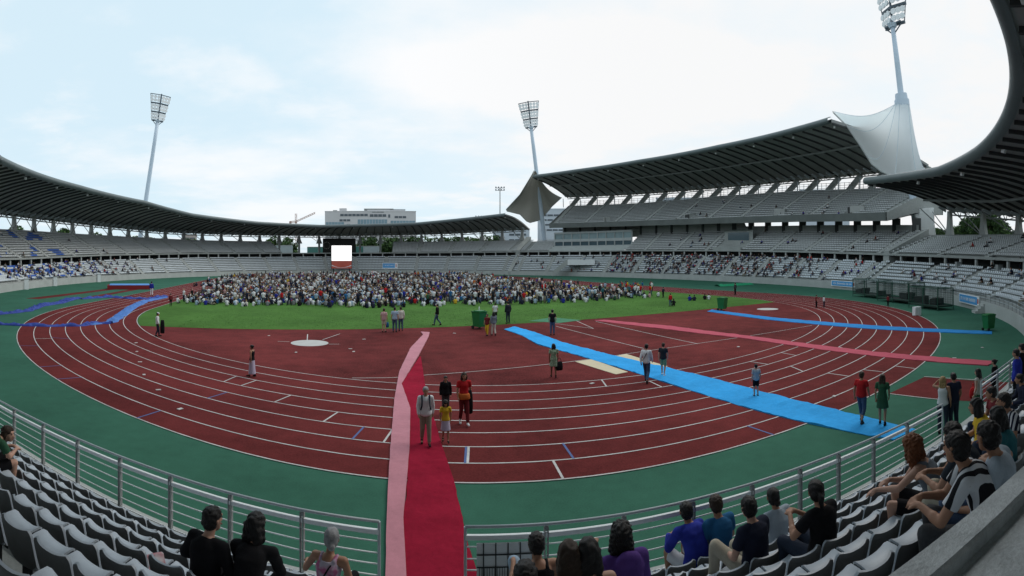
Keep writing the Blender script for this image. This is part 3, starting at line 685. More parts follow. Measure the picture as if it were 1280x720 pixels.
carpet('carpet', 'long deep red carpet running from the railing gap onto the track', [(525, 446), (502, 480), (512, 512), (511, 560), (508, 620), (503, 650), (503, 680), (508, 722), (514, 850)], [(526, 446), (532, 485), (540, 515), (553, 560), (567, 600), (578, 650), (587, 690), (598, 722), (622, 850)], red_c, z=.024)
carpet('carpet', 'narrow pale pink strip beside the long red carpet, its far end folded back', [(526, 415.5), (529, 419), (513, 436), (499, 466), (493, 500), (488, 560), (485, 610), (483, 660), (482, 722), (470, 850)], [(537, 416), (536, 421), (524, 444), (502, 481), (513, 512), (512, 560), (507, 620), (504, 650), (508, 722), (516, 850)], pink_c, z=.055)
blue_c = mat('blue_carpet', (.03, .31, .68), .85, .7, .24, .4, 40, spec=.08)
carpet('carpet', 'wide bright blue carpet crossing the red track between the walkers', [(643, 408.5), (668, 415.5), (705, 429), (760, 443), (850, 464), (900, 476), (1000, 502), (1090, 524), (1145, 538)], [(630, 412), (653, 420), (672, 431), (720, 444), (790, 465), (880, 494), (960, 518), (1060, 540), (1118, 551)], blue_c, z=.03, wob=.035)
carpet('carpet', 'thin blue strip of carpet reaching the steps beside the far right green bin', [(890, 387.5), (960, 396.5), (1080, 406.5), (1240, 414.5)], [(884, 389.5), (955, 399.5), (1080, 411), (1240, 418)], mat('blue_strip', (.022, .20, .50), .85, .9, .2, .4, 40, spec=.08), z=.03)
carpet('carpet', 'long faded pink-red carpet crossing the right-hand bend', [(755, 400), (840, 408), (950, 422), (1040, 434), (1100, 441), (1245, 452)], [(743, 401), (830, 411.5), (935, 424), (1030, 438), (1100, 446.5), (1235, 457.5)], mat('faded_red_carpet', (.40, .065, .10), .95, .8, .2, .4, 60), z=.03)
ply = mat('plywood', (.52, .46, .32), .8, .8, .14)
for pts, lab in (([(719, 452.5), (740, 449.5), (785, 465.5), (770, 468.5)], 'cream board on the track on the near side of the blue carpet'), ([(767, 446), (783, 443), (835, 458.5), (818, 461.5)], 'cream board on the track on the far side of the blue carpet')):
    mb = MB(); P = [G(*p) for p in pts]; mb.prism([(p.x, p.y) for p in P], .012, .028); tag(recalc(mb.build('board', ply)), lab, 'board')
p = G(387, 429); mb = MB(); mb.prism([(p.x + 1.25 * math.cos(a), p.y + 1.25 * math.sin(a)) for a in np.linspace(0, 2 * math.pi, 49)[:-1]], .006, .02); struct(mb.build('shot_put_circle', mat('chalky_concrete', (.42, .42, .41), .9, 1.5, .15)))
p = G(1270 / 4 + 640 + 2, 386.5); mb = MB(); mb.prism([(p.x + 1.2 * math.cos(a), p.y + 1.2 * math.sin(a)) for a in np.linspace(0, 2 * math.pi, 41)[:-1]], .010, .022); struct(mb.build('throwing_circle', MATS['chalky_concrete']))
mb = MB(); P = [G(660, 401), G(706, 396.5), (727, 0), ]; P = [G(661, 401.5), G(690, 397), G(727, 400.5), G(700, 404)]; mb.prism([(a.x, a.y) for a in P], .012, .03); tag(recalc(mb.build('board', mat('green_board', (.03, .16, .08), .8, .8, .15))), 'green board lying at the edge of the grass near the man in black', 'board')
# crumpled blue tarpaulins on the left bend
tarp_m = mat('tarpaulin', (.022, .045, .24), .6, 1.2, .3, spec=.2); tarp_l = mat('tarpaulin_light', (.05, .15, .42), .6, 1.2, .3, spec=.2)
def tarp(label, pts, wd, m, ht=.35):
    P = [G(*p) for p in pts]; L = np.concatenate([[0], np.cumsum([(b - a).length for a, b in zip(P[:-1], P[1:])])]); n = int(L[-1] / .22) + 4; mb = MB(); rows = []
    W = wd if hasattr(wd, '__len__') else [wd] * len(P)
    for u in np.linspace(0, L[-1], n):
        x = np.interp(u, L, [p.x for p in P]); y = np.interp(u, L, [p.y for p in P]); k = np.interp(u, L, np.arange(len(P))); i = min(int(k), len(P) - 2); d = (P[i + 1] - P[i]).normalized(); nn = Vector((-d.y, d.x, 0)); w_ = np.interp(u, L, W)
        rr = []
        for v in np.linspace(-1, 1, 15):
            e = (1 - v * v) ** .5; q = Vector((x, y, 0)) + nn * (v * w_ / 2 * (1 + .25 * noise.noise(Vector((u * .8, v, 1)))))
            rr.append((q.x, q.y, .02 + e * ht * max(.08, .45 + .75 * noise.noise(Vector((q.x * 1.1, q.y * 1.1, 4))) + .35 * noise.noise(Vector((q.x * 4, q.y * 4, 7))))))
        rows.append(rr)
    mb.grid(rows); return tag(mb.build('tarpaulin', m), label, 'tarpaulin')
tarp('long roll of crumpled dark blue tarpaulin across the left bend to the picture edge', [(-15, 405), (40, 407.5), (60, 408), (100, 407.5), (120, 404), (140, 405)], [.7, .8, .8, .8, 1.1, .5], tarp_m, .3)
tarp('wide pale blue tarpaulin spread along the inside of the left bend', [(110, 406), (138, 403), (150, 395), (165, 384), (180, 377), (207, 372)], [.9, 1.1, 1.2, 1.3, 1.4, .7], tarp_l, .2)
tarp('thin dark blue tarpaulin trailing over the green apron at the far left', [(-10, 394), (15, 391.5), (35, 389), (50, 383), (75, 379), (88, 374), (100, 373.5)], [.8, .9, .9, 1.1, 1.2, 1.8, 1.2], tarp_m, .4)
tarp('dark blue tarpaulin bunched across the lanes beyond the pale one', [(100, 374), (135, 371.5), (160, 373.5), (180, 374), (207, 371)], [1.2, 1.3, .9, 1.3, 1.0], tarp_m, .4)
# landing mat
pm = D(162, 96, 359); root = thing('landing_mat', 'blue topped high-jump landing mat with red sides on the left apron', 'mat', (pm.x, pm.y, 0), .35)
q = MB(); q.box((0, 0, .38), (8.2, 4.6, .72)); q.build('mat_body', mat('mat_red', (.20, .015, .02), .7, .5, .15), root)
q = MB(); q.box((.0, .05, .80), (7.4, 4.3, .14)); q.build('mat_top', mat('mat_blue', (.10, .30, .68), .6, .4, .12), root)
# white route markers on the wall, left
for x, y, lab in ((33, 362, 'nearest of the three white bollard boxes on the left front wall'), (69, 356, 'middle white bollard box on the left front wall'), (137.5, 347, 'farthest white bollard box on the left front wall, next to the seated crowd')):
    p = None
    for t in np.linspace(-100, -72, 1500):
        c = opt(t, -.35, 0)
        if p is None or abs(proj(c)[0] - x) < abs(proj(p)[0] - x): p = c
    rt = thing('bollard', lab, 'bollard', (p.x, p.y, 0), .6); MB().box((0, 0, .95), (.8, .5, 1.9)).build('box', white_paint, rt); MB().box((0, 0, 1.95), (.9, .6, .1)).build('cap', steel_mid, rt)

# ------------------------------------------------------------------ wheeled bins
bin_g = mat('bin_green', (.008, .14, .035), .45, 2, .12, spec=.4)
def wbin(label, px, py, s=1.0, rz=0):
    p = G(px, py); rt = thing('wheeled_bin', label, 'bin', tuple(p), rz)
    mb = MB(); rows = []
    for z, hx, hy in ((.14, .24, .27), (.95, .29, .35), (1.0, .31, .37), (1.0, .28, .34)): rows.append([(sx * hx * s, sy * hy * s, z * s) for sx, sy in ((-1, -1), (1, -1), (1, 1), (-1, 1))])
    mb.grid(rows, close=True); mb.add(rows[0], [(3, 2, 1, 0)]); mb.build('body', bin_g, rt)
    mb = MB(); mb.box((0, 0, 1.03 * s), (.62 * s, .74 * s, .05 * s)); mb.box((0, -.03 * s, 1.07 * s), (.50 * s, .5 * s, .05 * s)); l_ = mb.build('lid', bin_g, rt)
    mb = MB(); mb.tube([(-.22 * s, .42 * s, 1.0 * s), (.22 * s, .42 * s, 1.0 * s)], .016 * s, 6); mb.build('handle', bin_g, rt)
    for sx in (-1, 1):
        MB().tube([(sx * .24 * s, .27 * s, .1 * s), (sx * .30 * s, .27 * s, .1 * s)], .1 * s, 14).build('wheel', black_m, rt)
    return rt
b_ = wbin('green wheeled bin at the grass edge beside the child in red and yellow', 599, 411, 1.35, .4); wbin('green wheeled bin standing alone on the right-hand side of the grass', 903, 388, 1.3, .2); wbin('green wheeled bin against the right-hand front wall by the steps', 1236, 413, 1.2, 1.0)
p = G(599, 411); rt = thing('bottle', 'clear water bottle standing on the lid of the green bin near the crowd', 'bottle', (p.x, p.y, 1.475)); MB().tube([(0, 0, 0), (0, 0, .2), (0, 0, .26), (0, 0, .3)], [.05, .05, .02, .02], 10).build('body', mat('clear_plastic', (.7, .75, .78), .15, spec=.6), rt); MB().tube([(0, 0, .3), (0, 0, .33)], .024, 8).build('cap', white_paint, rt)
# small concrete steps
p = opt(26.0, -.75, 0); o_ = opt(26, -1, 0) - opt(26, 0, 0); rt = thing('steps', 'small concrete steps from the apron up to the right-hand stand', 'steps', tuple(p), math.atan2(o_.y, o_.x) - math.pi / 2); q = MB()
for k in range(5): q.box((0, -.45 + .0 + .30 * (2 - k) , .12 * (k + 1)), (1.3, .30, .24 * (k + 1)))
q.build('flight', concrete_pale, rt)

# ------------------------------------------------------------------ screen, banners, shelter, cage
def board_on_wall(label, x0, x1, y0, y1, r, text_rows, mk=None):
    a, b = D(x0, r, y1), D(x1, r, y1); zt = EYE - ((y0 + y1) / 2 + (y0 - y1) / 2 - HROW) / F * r; zb = a.z; c = (a + b) / 2; u = (b - a); L = u.length; rz = math.atan2(u.y, u.x)
    rt = thing('banner', label, 'banner', (c.x, c.y, zb), rz); h = zt - zb
    MB().box((0, .03, h / 2), (L, .05, h)).build('border', white_paint, rt); q = MB(); q.box((-.08 * L, -.005, h / 2), (L * .80, .03, h * .78)); bb = mat('banner_blue', (.07, .30, .62), .6, .6, .1); x = -.42 * L
    while x < .26 * L:
        wl = random.uniform(.025, .045) * L; hh = h * random.uniform(.24, .34); k = random.random()
        q.box((x + wl / 2, -.022, h * .52), (wl * .22, .01, hh), mi=1); q.box((x + wl * .5, -.022, h * .52 + (hh * .4 if k > .5 else 0)), (wl * .7, .01, hh * .2), mi=1); q.box((x + wl * .85, -.022, h * .52), (wl * .2, .01, hh * (1 if k > .3 else .6)), mi=1); x += wl * 1.35 + (wl if random.random() < .16 else 0)
    q.build('printed_field', [bb, white_paint], rt)
    MB().box((.40 * L, -.005, h * .5), (.05 * L, .02, h * .55)).build('emblem', mat('emblem_red', (.45, .08, .08), .6), rt)
    return rt
board_on_wall('small blue banner with white lettering hung left of the white screen', 360, 381, 328.5, 335.5, 194, 1)
board_on_wall('small blue banner with white lettering hung right of the white screen', 478, 497, 328.5, 335.5, 195, 1)
def wall_hit(x, d):
    best = None
    for t in np.linspace(10, 60, 4000):
        c = opt(t, d, 0); e = abs(proj(c)[0] - x)
        if best is None or e < best[0]: best = (e, t, proj(c)[2])
    return best
for x0, x1, lab in ((1039, 1069, 'blue banner with white lettering on the right-hand wall left of the cages'), (1199, 1224, 'blue banner with white lettering on the right-hand wall near the green bin')):
    e0, t0_, r0 = wall_hit(x0, -.12); e1, t1_, r1 = wall_hit(x1, -.12); a = opt(t0_, -.12, 0); b = opt(t1_, -.12, 0); u = b - a; c = (a + b) / 2; L = u.length; rz = math.atan2(u.y, u.x); rt = thing('banner', lab, 'banner', (c.x, c.y, .55), rz)
    MB().box((0, .0, .52), (L, .05, 1.1)).build('border', white_paint, rt); q = MB(); q.box((-.03 * L, -.032, .52), (L * .88, .02, .84)); bb = mat('banner_blue', (.07, .30, .62), .6, .6, .1); x = -.40 * L
    while x < .34 * L:
        wl = .035 * L; hh = .36; k = random.random(); q.box((x + wl * .15, -.048, .52), (wl * .25, .01, hh), mi=1); q.box((x + wl * .5, -.048, .52 + (hh * .4 if k > .5 else -.0)), (wl * .6, .01, hh * .2), mi=1); q.box((x + wl * .85, -.048, .52), (wl * .22, .01, hh * (1 if k > .3 else .7)), mi=1); x += wl * 1.3 + (wl * .8 if random.random() < .2 else 0)
    q.build('printed_field', [bb, white_paint], rt); MB().box((.45 * L, -.032, .52), (.05 * L, .02, .5)).build('emblem', mat('emblem_red', (.45, .08, .08), .6), rt)
# big screen
r = 186; pc = D(427, r, 336); zb = 1.6; W_ = 25 / F * r; Hh = 7.4
rt = thing('video_screen', 'glowing white video screen behind the crowd, its red lower panel with a pale arc', 'screen', (pc.x, pc.y, 0), -math.atan2(pc.x - CX, pc.y - CY))
zt = EYE - (307 - HROW) / F * r; zm = EYE - (326 - HROW) / F * r; zl = EYE - (335.5 - HROW) / F * r
q = MB(); q.box((0, .6, (zt + zl) / 2), (W_ + .3, .5, zt - zl + .3)); q.box((-W_ * .4, .9, zl / 2), (.4, .8, zl)); q.box((W_ * .4, .9, zl / 2), (.4, .8, zl)); q.build('frame', dark_m, rt)
q = MB(); q.box((0, .3, (zt + zm) / 2), (W_, .08, zt - zm)); q.build('lit_display', mat('lit_display', (1, .97, .95), .5, emit=1.0), rt)
q = MB(); q.box((0, .3, (zm + zl) / 2 - .01), (W_, .08, zm - zl)); q.build('lower_panel', mat('screen_red', (.50, .11, .08), .6, .5, .25), rt)
q = MB(); n = 20
q.grid([[(W_ * .49 * u, .24, zl + .22 + .75 * u * u + k * (.10 + .22 * u * u)) for u in np.linspace(-1, 1, n)] for k in (0, 1)]); q.build('pale_arc', white_paint, rt)
# dark scoreboard block behind the screen
pc = D(424, 203, 318); rt = thing('scoreboard', 'large dark scoreboard wall under the far roof behind the white screen', 'scoreboard', (pc.x, pc.y, 0), -math.atan2(pc.x - CX, pc.y - CY))
W_ = 41 / F * 203; sb = MB(); sb.box((0, 0, 9.8), (W_, 1.5, 8.0))
q = MB(); q.box((0, -.3, 5.2), (W_ + .6, 2.4, 1.2)); [q.box((sx * W_ * .45, 0, 3), (.8, .8, 6)) for sx in (-1, 1)]; q.build('base_beam', concrete_dark, rt)
for k in range(12):
    a = k / 12 * 2 * math.pi; sb.box((-W_ * .38 + 1.3 * math.cos(a), -.78, 11 + 1.3 * math.sin(a)), (.28, .1, .28), mi=1)
sb.build('panel', [mat('score_dark', (.018, .020, .018), .8, .3, .3), mat('lamp_dim', (.25, .25, .22), .5)], rt)
# entrance shelter on the far right side
r = 166; a = D(727, r, 337); rt = thing('shelter', 'white-roofed players entrance with wooden posts and a sloping concrete side wall', 'shelter', (a.x, a.y, 0), -math.atan2(a.x - CX, a.y - CY))
k_ = r / F; q = MB(); q.box((-.5 * k_, 4, EYE - (328 - HROW) * k_), (34 * k_, 9, 6.5 * k_)); q.build('roof', white_paint, rt)
q = MB()
for x in (-13, -7, -2, 3, 9): q.box((x * k_, 1 + (x % 3), 1.25), (.45, .45, 2.5))
q.build('posts', mat('timber_red', (.20, .06, .03), .7, 1, .2), rt)
q = MB(); q.box((-2 * k_, 9, 1.4), (24 * k_, .4, 2.8)); q.build('back_wall', mat('timber_dark', (.10, .04, .025), .8, .8, .3), rt)
q = MB(); zr = EYE - (325 - HROW) * k_; q.add([(-17 * k_, 0, zr + .5), (-17 * k_, 0, zr - 1.4), (-36 * k_, -1, .0), (-36 * k_, -1, 1.6), (-17 * k_, 3, zr + .5), (-17 * k_, 3, zr - 1.4), (-36 * k_, 2, 0), (-36 * k_, 2, 1.6)], [(0, 1, 2, 3), (7, 6, 5, 4), (0, 3, 7, 4), (1, 5, 6, 2), (0, 4, 5, 1), (3, 2, 6, 7)]); q.build('side_wall', concrete_pale, rt)
# equipment cages on the right bend
def cage(label, x0, x1, yb, ht, dep, mesh_m):
    a, b = G(x0, yb), G(x1, yb + (x1 - x0) * .13); u = b - a; L = u.length; u.normalize(); rz = math.atan2(u.y, u.x); rt = thing('equipment_cage', label, 'cage', tuple(a), rz)
    q = MB()
    for x in (0, L / 2, L):
        for y in (0, dep): q.tube([(x, y, 0), (x, y, ht)], .05, 6)
    for z in (.5, ht):
        for y in (0, dep): q.tube([(0, y, z), (L, y, z)], .04, 6)
        for x in (0, L): q.tube([(x, 0, z), (x, dep, z)], .04, 6)
    q.build('frame', mat('cage_green', (.02, .075, .05), .6), rt)
    q = MB()
    for y in (0, dep):
        for x in np.arange(.12, L, .24): q.beam((x, y, .5), (x, y, ht), .018, .018)
        for z in np.arange(.6, ht, .24): q.beam((0, y, z), (L, y, z), .018, .018)
    for x in (0, L):
        for y in np.arange(.12, dep, .14): q.beam((x, y, .5), (x, y, ht), .022, .022)
    q.build('netting', mesh_m, rt)
    q = MB(); q.box((L / 2, dep / 2, .42), (L - .1, dep - .1, .12))
    for k in range(7): q.box((random.uniform(.6, L - .6), random.uniform(.4, dep - .4), .75 + random.uniform(0, .25)), (random.uniform(.5, 1.2), .5, random.uniform(.4, 1.0)), random.uniform(0, 3))
    q.build('stored_gear', dark_m, rt)
net = mat('cage_net', (.018, .05, .038), .8)
cage('green wire equipment cage at the left end of the row on the right bend', 1066, 1096, 370, 2.6, 2.4, net); cage('green wire equipment cage in the middle of the row beside the sitting man', 1097, 1136, 376, 2.6, 2.4, net); cage('green wire equipment cage nearest the wall, behind the white box', 1136, 1172, 384, 2.4, 2.2, net)
p = G(1146, 394); rt = thing('marker_box', 'small white two-panel box on the green apron in front of the cages', 'box', tuple(p), -.3)
for x in (-.24, .24): MB().box((x, 0, .42), (.44, .4, .84)).build('panel', white_paint, rt)
p = G(908 + 10, 357); mb = MB(); rows = []
rows = [[(p.x + u * 5.2 + v * .3, p.y + v * 1.2, .05 + .35 * (1 - v * v) * (1 + .5 * noise.noise(Vector((u * 6, v * 3, 2))))) for u in np.linspace(-1, 1, 40)] for v in np.linspace(-1, 1, 9)]
tag(mb.grid(rows).build('tarpaulin', mat('green_tarp', (.02, .30, .14), .6, .8, .2)), 'bright green folded sheet lying below the right-hand stand wall', 'tarpaulin')
# ------------------------------------------------------------------ floodlight masts
lamp_face = mat('lamp_glass', (.85, .88, .90), .3, spec=.6); lamp_house = mat('lamp_house', (.10, .13, .16), .5)
def mast(label, base, top, r0, r1, foot_z=0, nlev=3, big=1.0):
    base = Vector(base); top = Vector(top); ax = (top - base); rt = thing('floodlight_mast', label, 'floodlight', tuple(base)); WORLDKIDS.append(rt)
    MB().tube([base.lerp(top, k) for k in np.linspace(0, 1, 8)], list(np.linspace(r0, r1, 8)), 14).build('pole', mast_paint, rt, smooth=True)
    u = ax.normalized(); c0 = Vector((-5, 5, 0)); inw = (c0 - base); inw.z = 0; inw.normalize(); inw = (inw - u * inw.dot(u)).normalized(); sd = u.cross(inw)
    hd = MB(); HT = 9.0 * big; half0, half1 = 2.2 * big, 3.9 * big; fold = .55
    proto = None; cnt = 0
    hd.tube([top, top + u * (HT + .6)], .22, 8)
    hd.beam(top + u * .4 - sd * half0 * .8, top + u * .4 + sd * half0 * .8, .3, .3); 
    for s in (-1, 1):
        hd.tube([top - u * 1.6, top + u * .3 + sd * s * half0 * .85 - inw * .4], .13, 6)
        dirn = (sd * s * math.cos(fold * .55) - inw * math.sin(fold * .55)).normalized(); nrm = dirn.cross(u) * (-s); nrm = nrm if nrm.dot(inw) > 0 else -nrm
        for q0, q1 in ((.06, half0 / 2.1 * 2.05), ):
            a = top + u * .3; b = top + u * (.3 + HT); hd.beam(a + dirn * half0, b + dirn * half1, .16, .16); hd.beam(a + dirn * .15, b + dirn * .15, .16, .16)
        for lev in range(nlev + 1):
            z = .3 + HT * lev / nlev; wd = half0 + (half1 - half0) * lev / nlev; hd.beam(top + u * z + dirn * .1 - nrm * .2, top + u * z + dirn * wd - nrm * .2, .7, .42 if lev < nlev else .16, up=tuple(u))
        for lev in range(nlev):
            for row in range(2):
                z = .3 + HT * (lev + .30 + .38 * row) / nlev; wd = half0 + (half1 - half0) * (z / HT); n = 3
                for c in range(n):
                    p = top + u * z + dirn * (wd * (c + .62) / (n + .1)) + nrm * .25
                    if proto is None:
                        lm = MB(); lm.tube([(0, -.30, 0), (0, 0, 0), (0, .28, 0)], [.3, .54, .58], 10, 0); proto = lm.build('lamp', [lamp_face], rt)
                        o = proto
                    else: o = proto.copy(); C.objects.link(o)
                    M = Matrix((( *(nrm.cross(u)), 0), (*nrm, 0), (*u, 0), (0, 0, 0, 1))).transposed(); M.translation = p; o.matrix_basis = M; cnt += 1
    hd.build('lamp_frame', lamp_house, rt); MB().tube([top - u * .2, top + u * .5], [.75, 1.1], 10).build('head_collar', mast_paint, rt)
    return rt
b, t_ = D(168.5, 190, 300), D(197, 182, 152); mast('tall pale floodlight mast leaning inwards behind the left stand', (b.x, b.y, 0), t_, .95, .62)
t_ = D(664, 186, 160); b = D(686, 193, 300); mast('tall floodlight mast rising through the grey membrane left of the main roof', (b.x, b.y, 0), t_, .95, .6)
t_ = D(1116, 101, 33); b = D(1155, 104, 285); mast('thick floodlight mast above the white tent membrane, its lamps cut by the picture top', (b.x, b.y, 0), t_, 1.05, .46, big=1.15)
mbp = MB(); _b = D(1155, 104, 285); _b.z = 0; _t = D(1116, 101, 33); P1 = _b.lerp(_t, D(1133, 103, 135).z / _t.z); P2 = _b.lerp(_t, D(1133, 103, 120).z / _t.z); mbp.tube([P1, P1.lerp(P2, .5), P1.lerp(P2, .5), P2], [1.5, 1.5, 1.3, 1.2], 18); 
kids = [o for o in C.objects if o.name.startswith('floodlight_mast')]; mbp.build('membrane_collar', mast_paint, kids[-1])
# small plain floodlights behind
for x, r, yt, yb, lab in ((625, 300, 235, 290, 'small distant floodlight pole with a short cross-arm, beside the grey membrane'), (600, 420, 271, 300, 'tiny distant floodlight rack just above the far roof')):
    a = D(x, r, yt); k = r / F; rt = thing('floodlight_pole', lab, 'floodlight', (a.x, a.y, 0), -math.atan2(a.x - CX, a.y - CY))
    MB().tube([(0, 0, 0), (0, 0, a.z)], [.45, .25], 8).build('pole', steel_mid, rt); q = MB(); q.box((0, 0, a.z), (12 * k, .3, .3)); q.box((0, 0, a.z - 3 * k), (12 * k, .3, .25)); q.build('cross_arms', steel_mid, rt)
    for i in range(4):
        for j in (0, 1): MB().box(((i - 1.5) * 3.4 * k, -.3, a.z + .4 - j * 3 * k), (1.4 * k, .6, 1.5 * k)).build('lamp', lamp_house, rt)

# ------------------------------------------------------------------ tent membranes
def membrane(mb, A, Bs, sag, n=14, m=26, close=False):
    """surface from a small top ring A[i] down to an edge B[i], hollow profile"""
    rows = []
    for i in range(n + 1):
        u = i / n; rows.append([tuple(a.lerp(b, u) + Vector((0, 0, -sag * min(1, .22 + max(0, a.z - b.z) / 14) * math.sin(math.pi * u) * (1 - .25 * u)))) for a, b in zip(A, Bs)])
    mb.grid(rows, close=close)
def resample(P, m):
    P = [Vector(p) for p in P]; L = np.concatenate([[0], np.cumsum([(b - a).length for a, b in zip(P[:-1], P[1:])])]); return [Vector([np.interp(k, L, [p[i] for p in P]) for i in range(3)]) for k in np.linspace(0, L[-1], m)]
rt = thing('tent_membrane', 'white conical tent membrane hung from the right-hand mast between the two roofs', 'canopy', tuple(D(1140, 101, 215))); WORLDKIDS.append(rt)
mb0 = D(1155, 104, 285); mb0.z = 0; mt0 = D(1116, 101, 33); kk = (D(1133, 103, 133).z - 0) / mt0.z; axp = mb0.lerp(mt0, kk)
ap = [axp + Vector((1.45 * math.cos(a), 1.45 * math.sin(a), 0)) for a in np.linspace(0, 2 * math.pi, 33)]
rim = [D(1168, 103, 214), D(1164, 108, 214), D(1148, 115, 214), D(1115, 117, 200), D(1075, 112, 165), D(1038, 101, 137), D(1058, 98, 157), D(1075, 97, 182), D(1090, 96.5, 206), D(1110, 96.5, 221), D(1140, 97, 222), D(1168, 103, 214)]
rr = resample(rim, 33)
cxy = axp
def angle(p): return math.atan2(p.y - cxy.y, p.x - cxy.x)
apx = [cxy + Vector((1.45 * math.cos(angle(p)), 1.45 * math.sin(angle(p)), 0)) for p in rr]
mb = MB(); membrane(mb, apx, rr, 6.0, n=18); mb.build('fabric', membrane_w, rt, smooth=True)
sm = MB()
for i in range(0, 33, 3): sm.tube([apx[i].lerp(rr[i], u) + Vector((0, 0, -6.0 * min(1, .22 + max(0, apx[i].z - rr[i].z) / 14) * math.sin(math.pi * u) * (1 - .25 * u) + .03)) for u in np.linspace(0, 1, 12)], .05, 4)
sm.build('seams', mat('seam', (.50, .58, .64), .6), rt)
sm = MB(); sm.tube([tuple(p) for p in rr], .14, 6); sm.tube([apx[15 - 1].lerp(rr[15 - 1], u) for u in (0, 1)], .05, 4); sm.build('edge_cable', steel_mid, rt)
lower = MB(); lower.tube([D(1158, 103, 300), D(1156, 103, 275), D(1154, 103, 262)], [2.0, 1.9, 2.2], 14); lower.build('mast_sleeve', membrane_w, rt, smooth=True)
rt = thing('tent_membrane', 'grey tent membrane spread behind the left end of the main roof', 'canopy', tuple(D(672, 188, 250))); WORLDKIDS.append(rt)
ap = D(668, 187, 212); rim = [D(702, 176, 247), D(690, 190, 258), D(676, 191, 275), D(660.5, 188, 279), D(650, 188, 268), D(631, 186, 263.5), D(650, 180, 243), D(661, 176, 225), D(667, 174, 215)]
rr = resample(rim, 34); mb = MB(); membrane(mb, [ap + (p - ap).normalized() * .6 for p in rr], rr, 2.2, n=14); mb.build('fabric', membrane_g, rt, smooth=True)
sm = MB(); sm.tube([tuple(p) for p in rr], .12, 6); sm.build('edge_cable', steel_mid, rt)

# ------------------------------------------------------------------ buildings behind
bw_ = mat('render_white', (.56, .56, .57), .8, .05, .08); bwin = mat('window_dark', (.07, .09, .11), .3, spec=.5); bgl = mat('curtain_glass', (.16, .26, .32), .2, .15, .2, spec=.6)
def building(label, x0, x1, ytop, r, depth, bands, extra=None, zb=0, wall=None, skew=0):
    a = D((x0 + x1) / 2, r, ytop); k = r / F; W = (x1 - x0) * k; H_ = a.z; rt = thing('office_building', label, 'building', (a.x, a.y, 0), -math.atan2(a.x - CX, a.y - CY) + skew)
    MB().box((0, depth / 2, H_ / 2), (W, depth, H_)).build('wall', wall or bw_, rt)
    MB().box((0, depth / 2, H_ + .3), (W + .4, depth + .4, .6)).build('parapet', wall or bw_, rt)
    for bx0, bx1, y0, y1, kind in bands:
        z0 = EYE - (y1 - HROW) * k; z1 = EYE - (y0 - HROW) * k; xa = (bx0 - (x0 + x1) / 2) * k; xb = (bx1 - (x0 + x1) / 2) * k
        q = MB(); q.box(((xa + xb) / 2, -.02, (z0 + z1) / 2), (xb - xa, .3, z1 - z0), mi=0); n = max(1, int((xb - xa) / (2.4 if kind else 3)))
        for i in range(n + 1): q.box((xa + (xb - xa) * i / n, -.1, (z0 + z1) / 2), (.35 if not kind else .18, .34, z1 - z0), mi=1)
        q.build('window', [bgl if kind else bwin, wall or bw_], rt)
    if extra: extra(rt, k, (x0 + x1) / 2)
    return rt
def roofbits(rt, k, xc):
    def bit(x0, x1, y0, y1, m, nm='roof_plant'):
        z0 = EYE - (y1 - HROW) * k; z1 = EYE - (y0 - HROW) * k; MB().box((((x0 + x1) / 2 - xc) * k, 6, (z0 + z1) / 2), ((x1 - x0) * k, 8, z1 - z0)).build(nm, m, rt)
    bit(424, 433, 260, 264, bw_); bit(459, 507, 262, 265.8, bw_, 'penthouse'); bit(455, 492, 260.4, 262, steel_mid, 'roof_slab'); bit(488, 507, 261, 262.4, steel_light, 'roof_slab'); bit(416, 421, 262.2, 264, steel_mid)
building('long white office block with ribbon windows seen above the far roof', 406, 520, 264.5, 420, 30, [(425, 460, 267.3, 270.2, 0), (462, 483, 267.8, 271, 0), (485, 488, 268, 272, 0), (493, 508, 270, 272.6, 0), (424, 438, 274, 276.6, 0), (407, 430, 277.5, 283, 1), (447, 484, 274.2, 283, 1), (488, 519, 275.8, 282, 1), (433, 438, 280, 283, 0), (465, 480, 264.8, 265.6, 0)], roofbits)
building('white apartment block with strip windows between the grey membrane and the main stand', 672, 720, 262, 270, 22, [(676, 715, 268, 270.2, 0), (676, 715, 274, 276, 0), (680, 716, 280, 282, 0), (676, 712, 286.5, 288.5, 0)], None, wall=mat('render_cool', (.50, .56, .62), .8, .05, .08))
building('low white building with square windows behind the right end of the far stand', 616, 662, 287, 265, 18, [(621, 631, 296, 300, 0), (636, 658, 292, 294.5, 0), (636, 658, 299, 301.5, 0)], None, wall=MATS['render_cool'])
building('pale building glimpsed behind the left stand between the roof supports', 227, 246, 294, 320, 16, [(229, 244, 297, 298.5, 0)], None, wall=mat('render_warm', (.42, .38, .35), .8, .05, .1))
building('red brick and white apartment block beside the foot of the right-hand mast', 1156, 1168, 264, 210, 14, [(1157, 1159.5, 270, 273, 0), (1161, 1163.5, 270, 273, 0), (1164.5, 1167, 270, 273, 0), (1157, 1159.5, 277, 281, 0), (1161, 1163.5, 277, 281, 0), (1164.5, 1167, 277, 281, 0)], None, wall=mat('brick_pale', (.30, .17, .14), .85, .2, .2))
a = D(530, 300, 303); q = MB(); k = 300 / F; rt = thing('gabled_hall', 'low hall with a white sloping gable behind the far stand', 'building', (a.x, a.y, 0), -math.atan2(a.x - CX, a.y - CY))
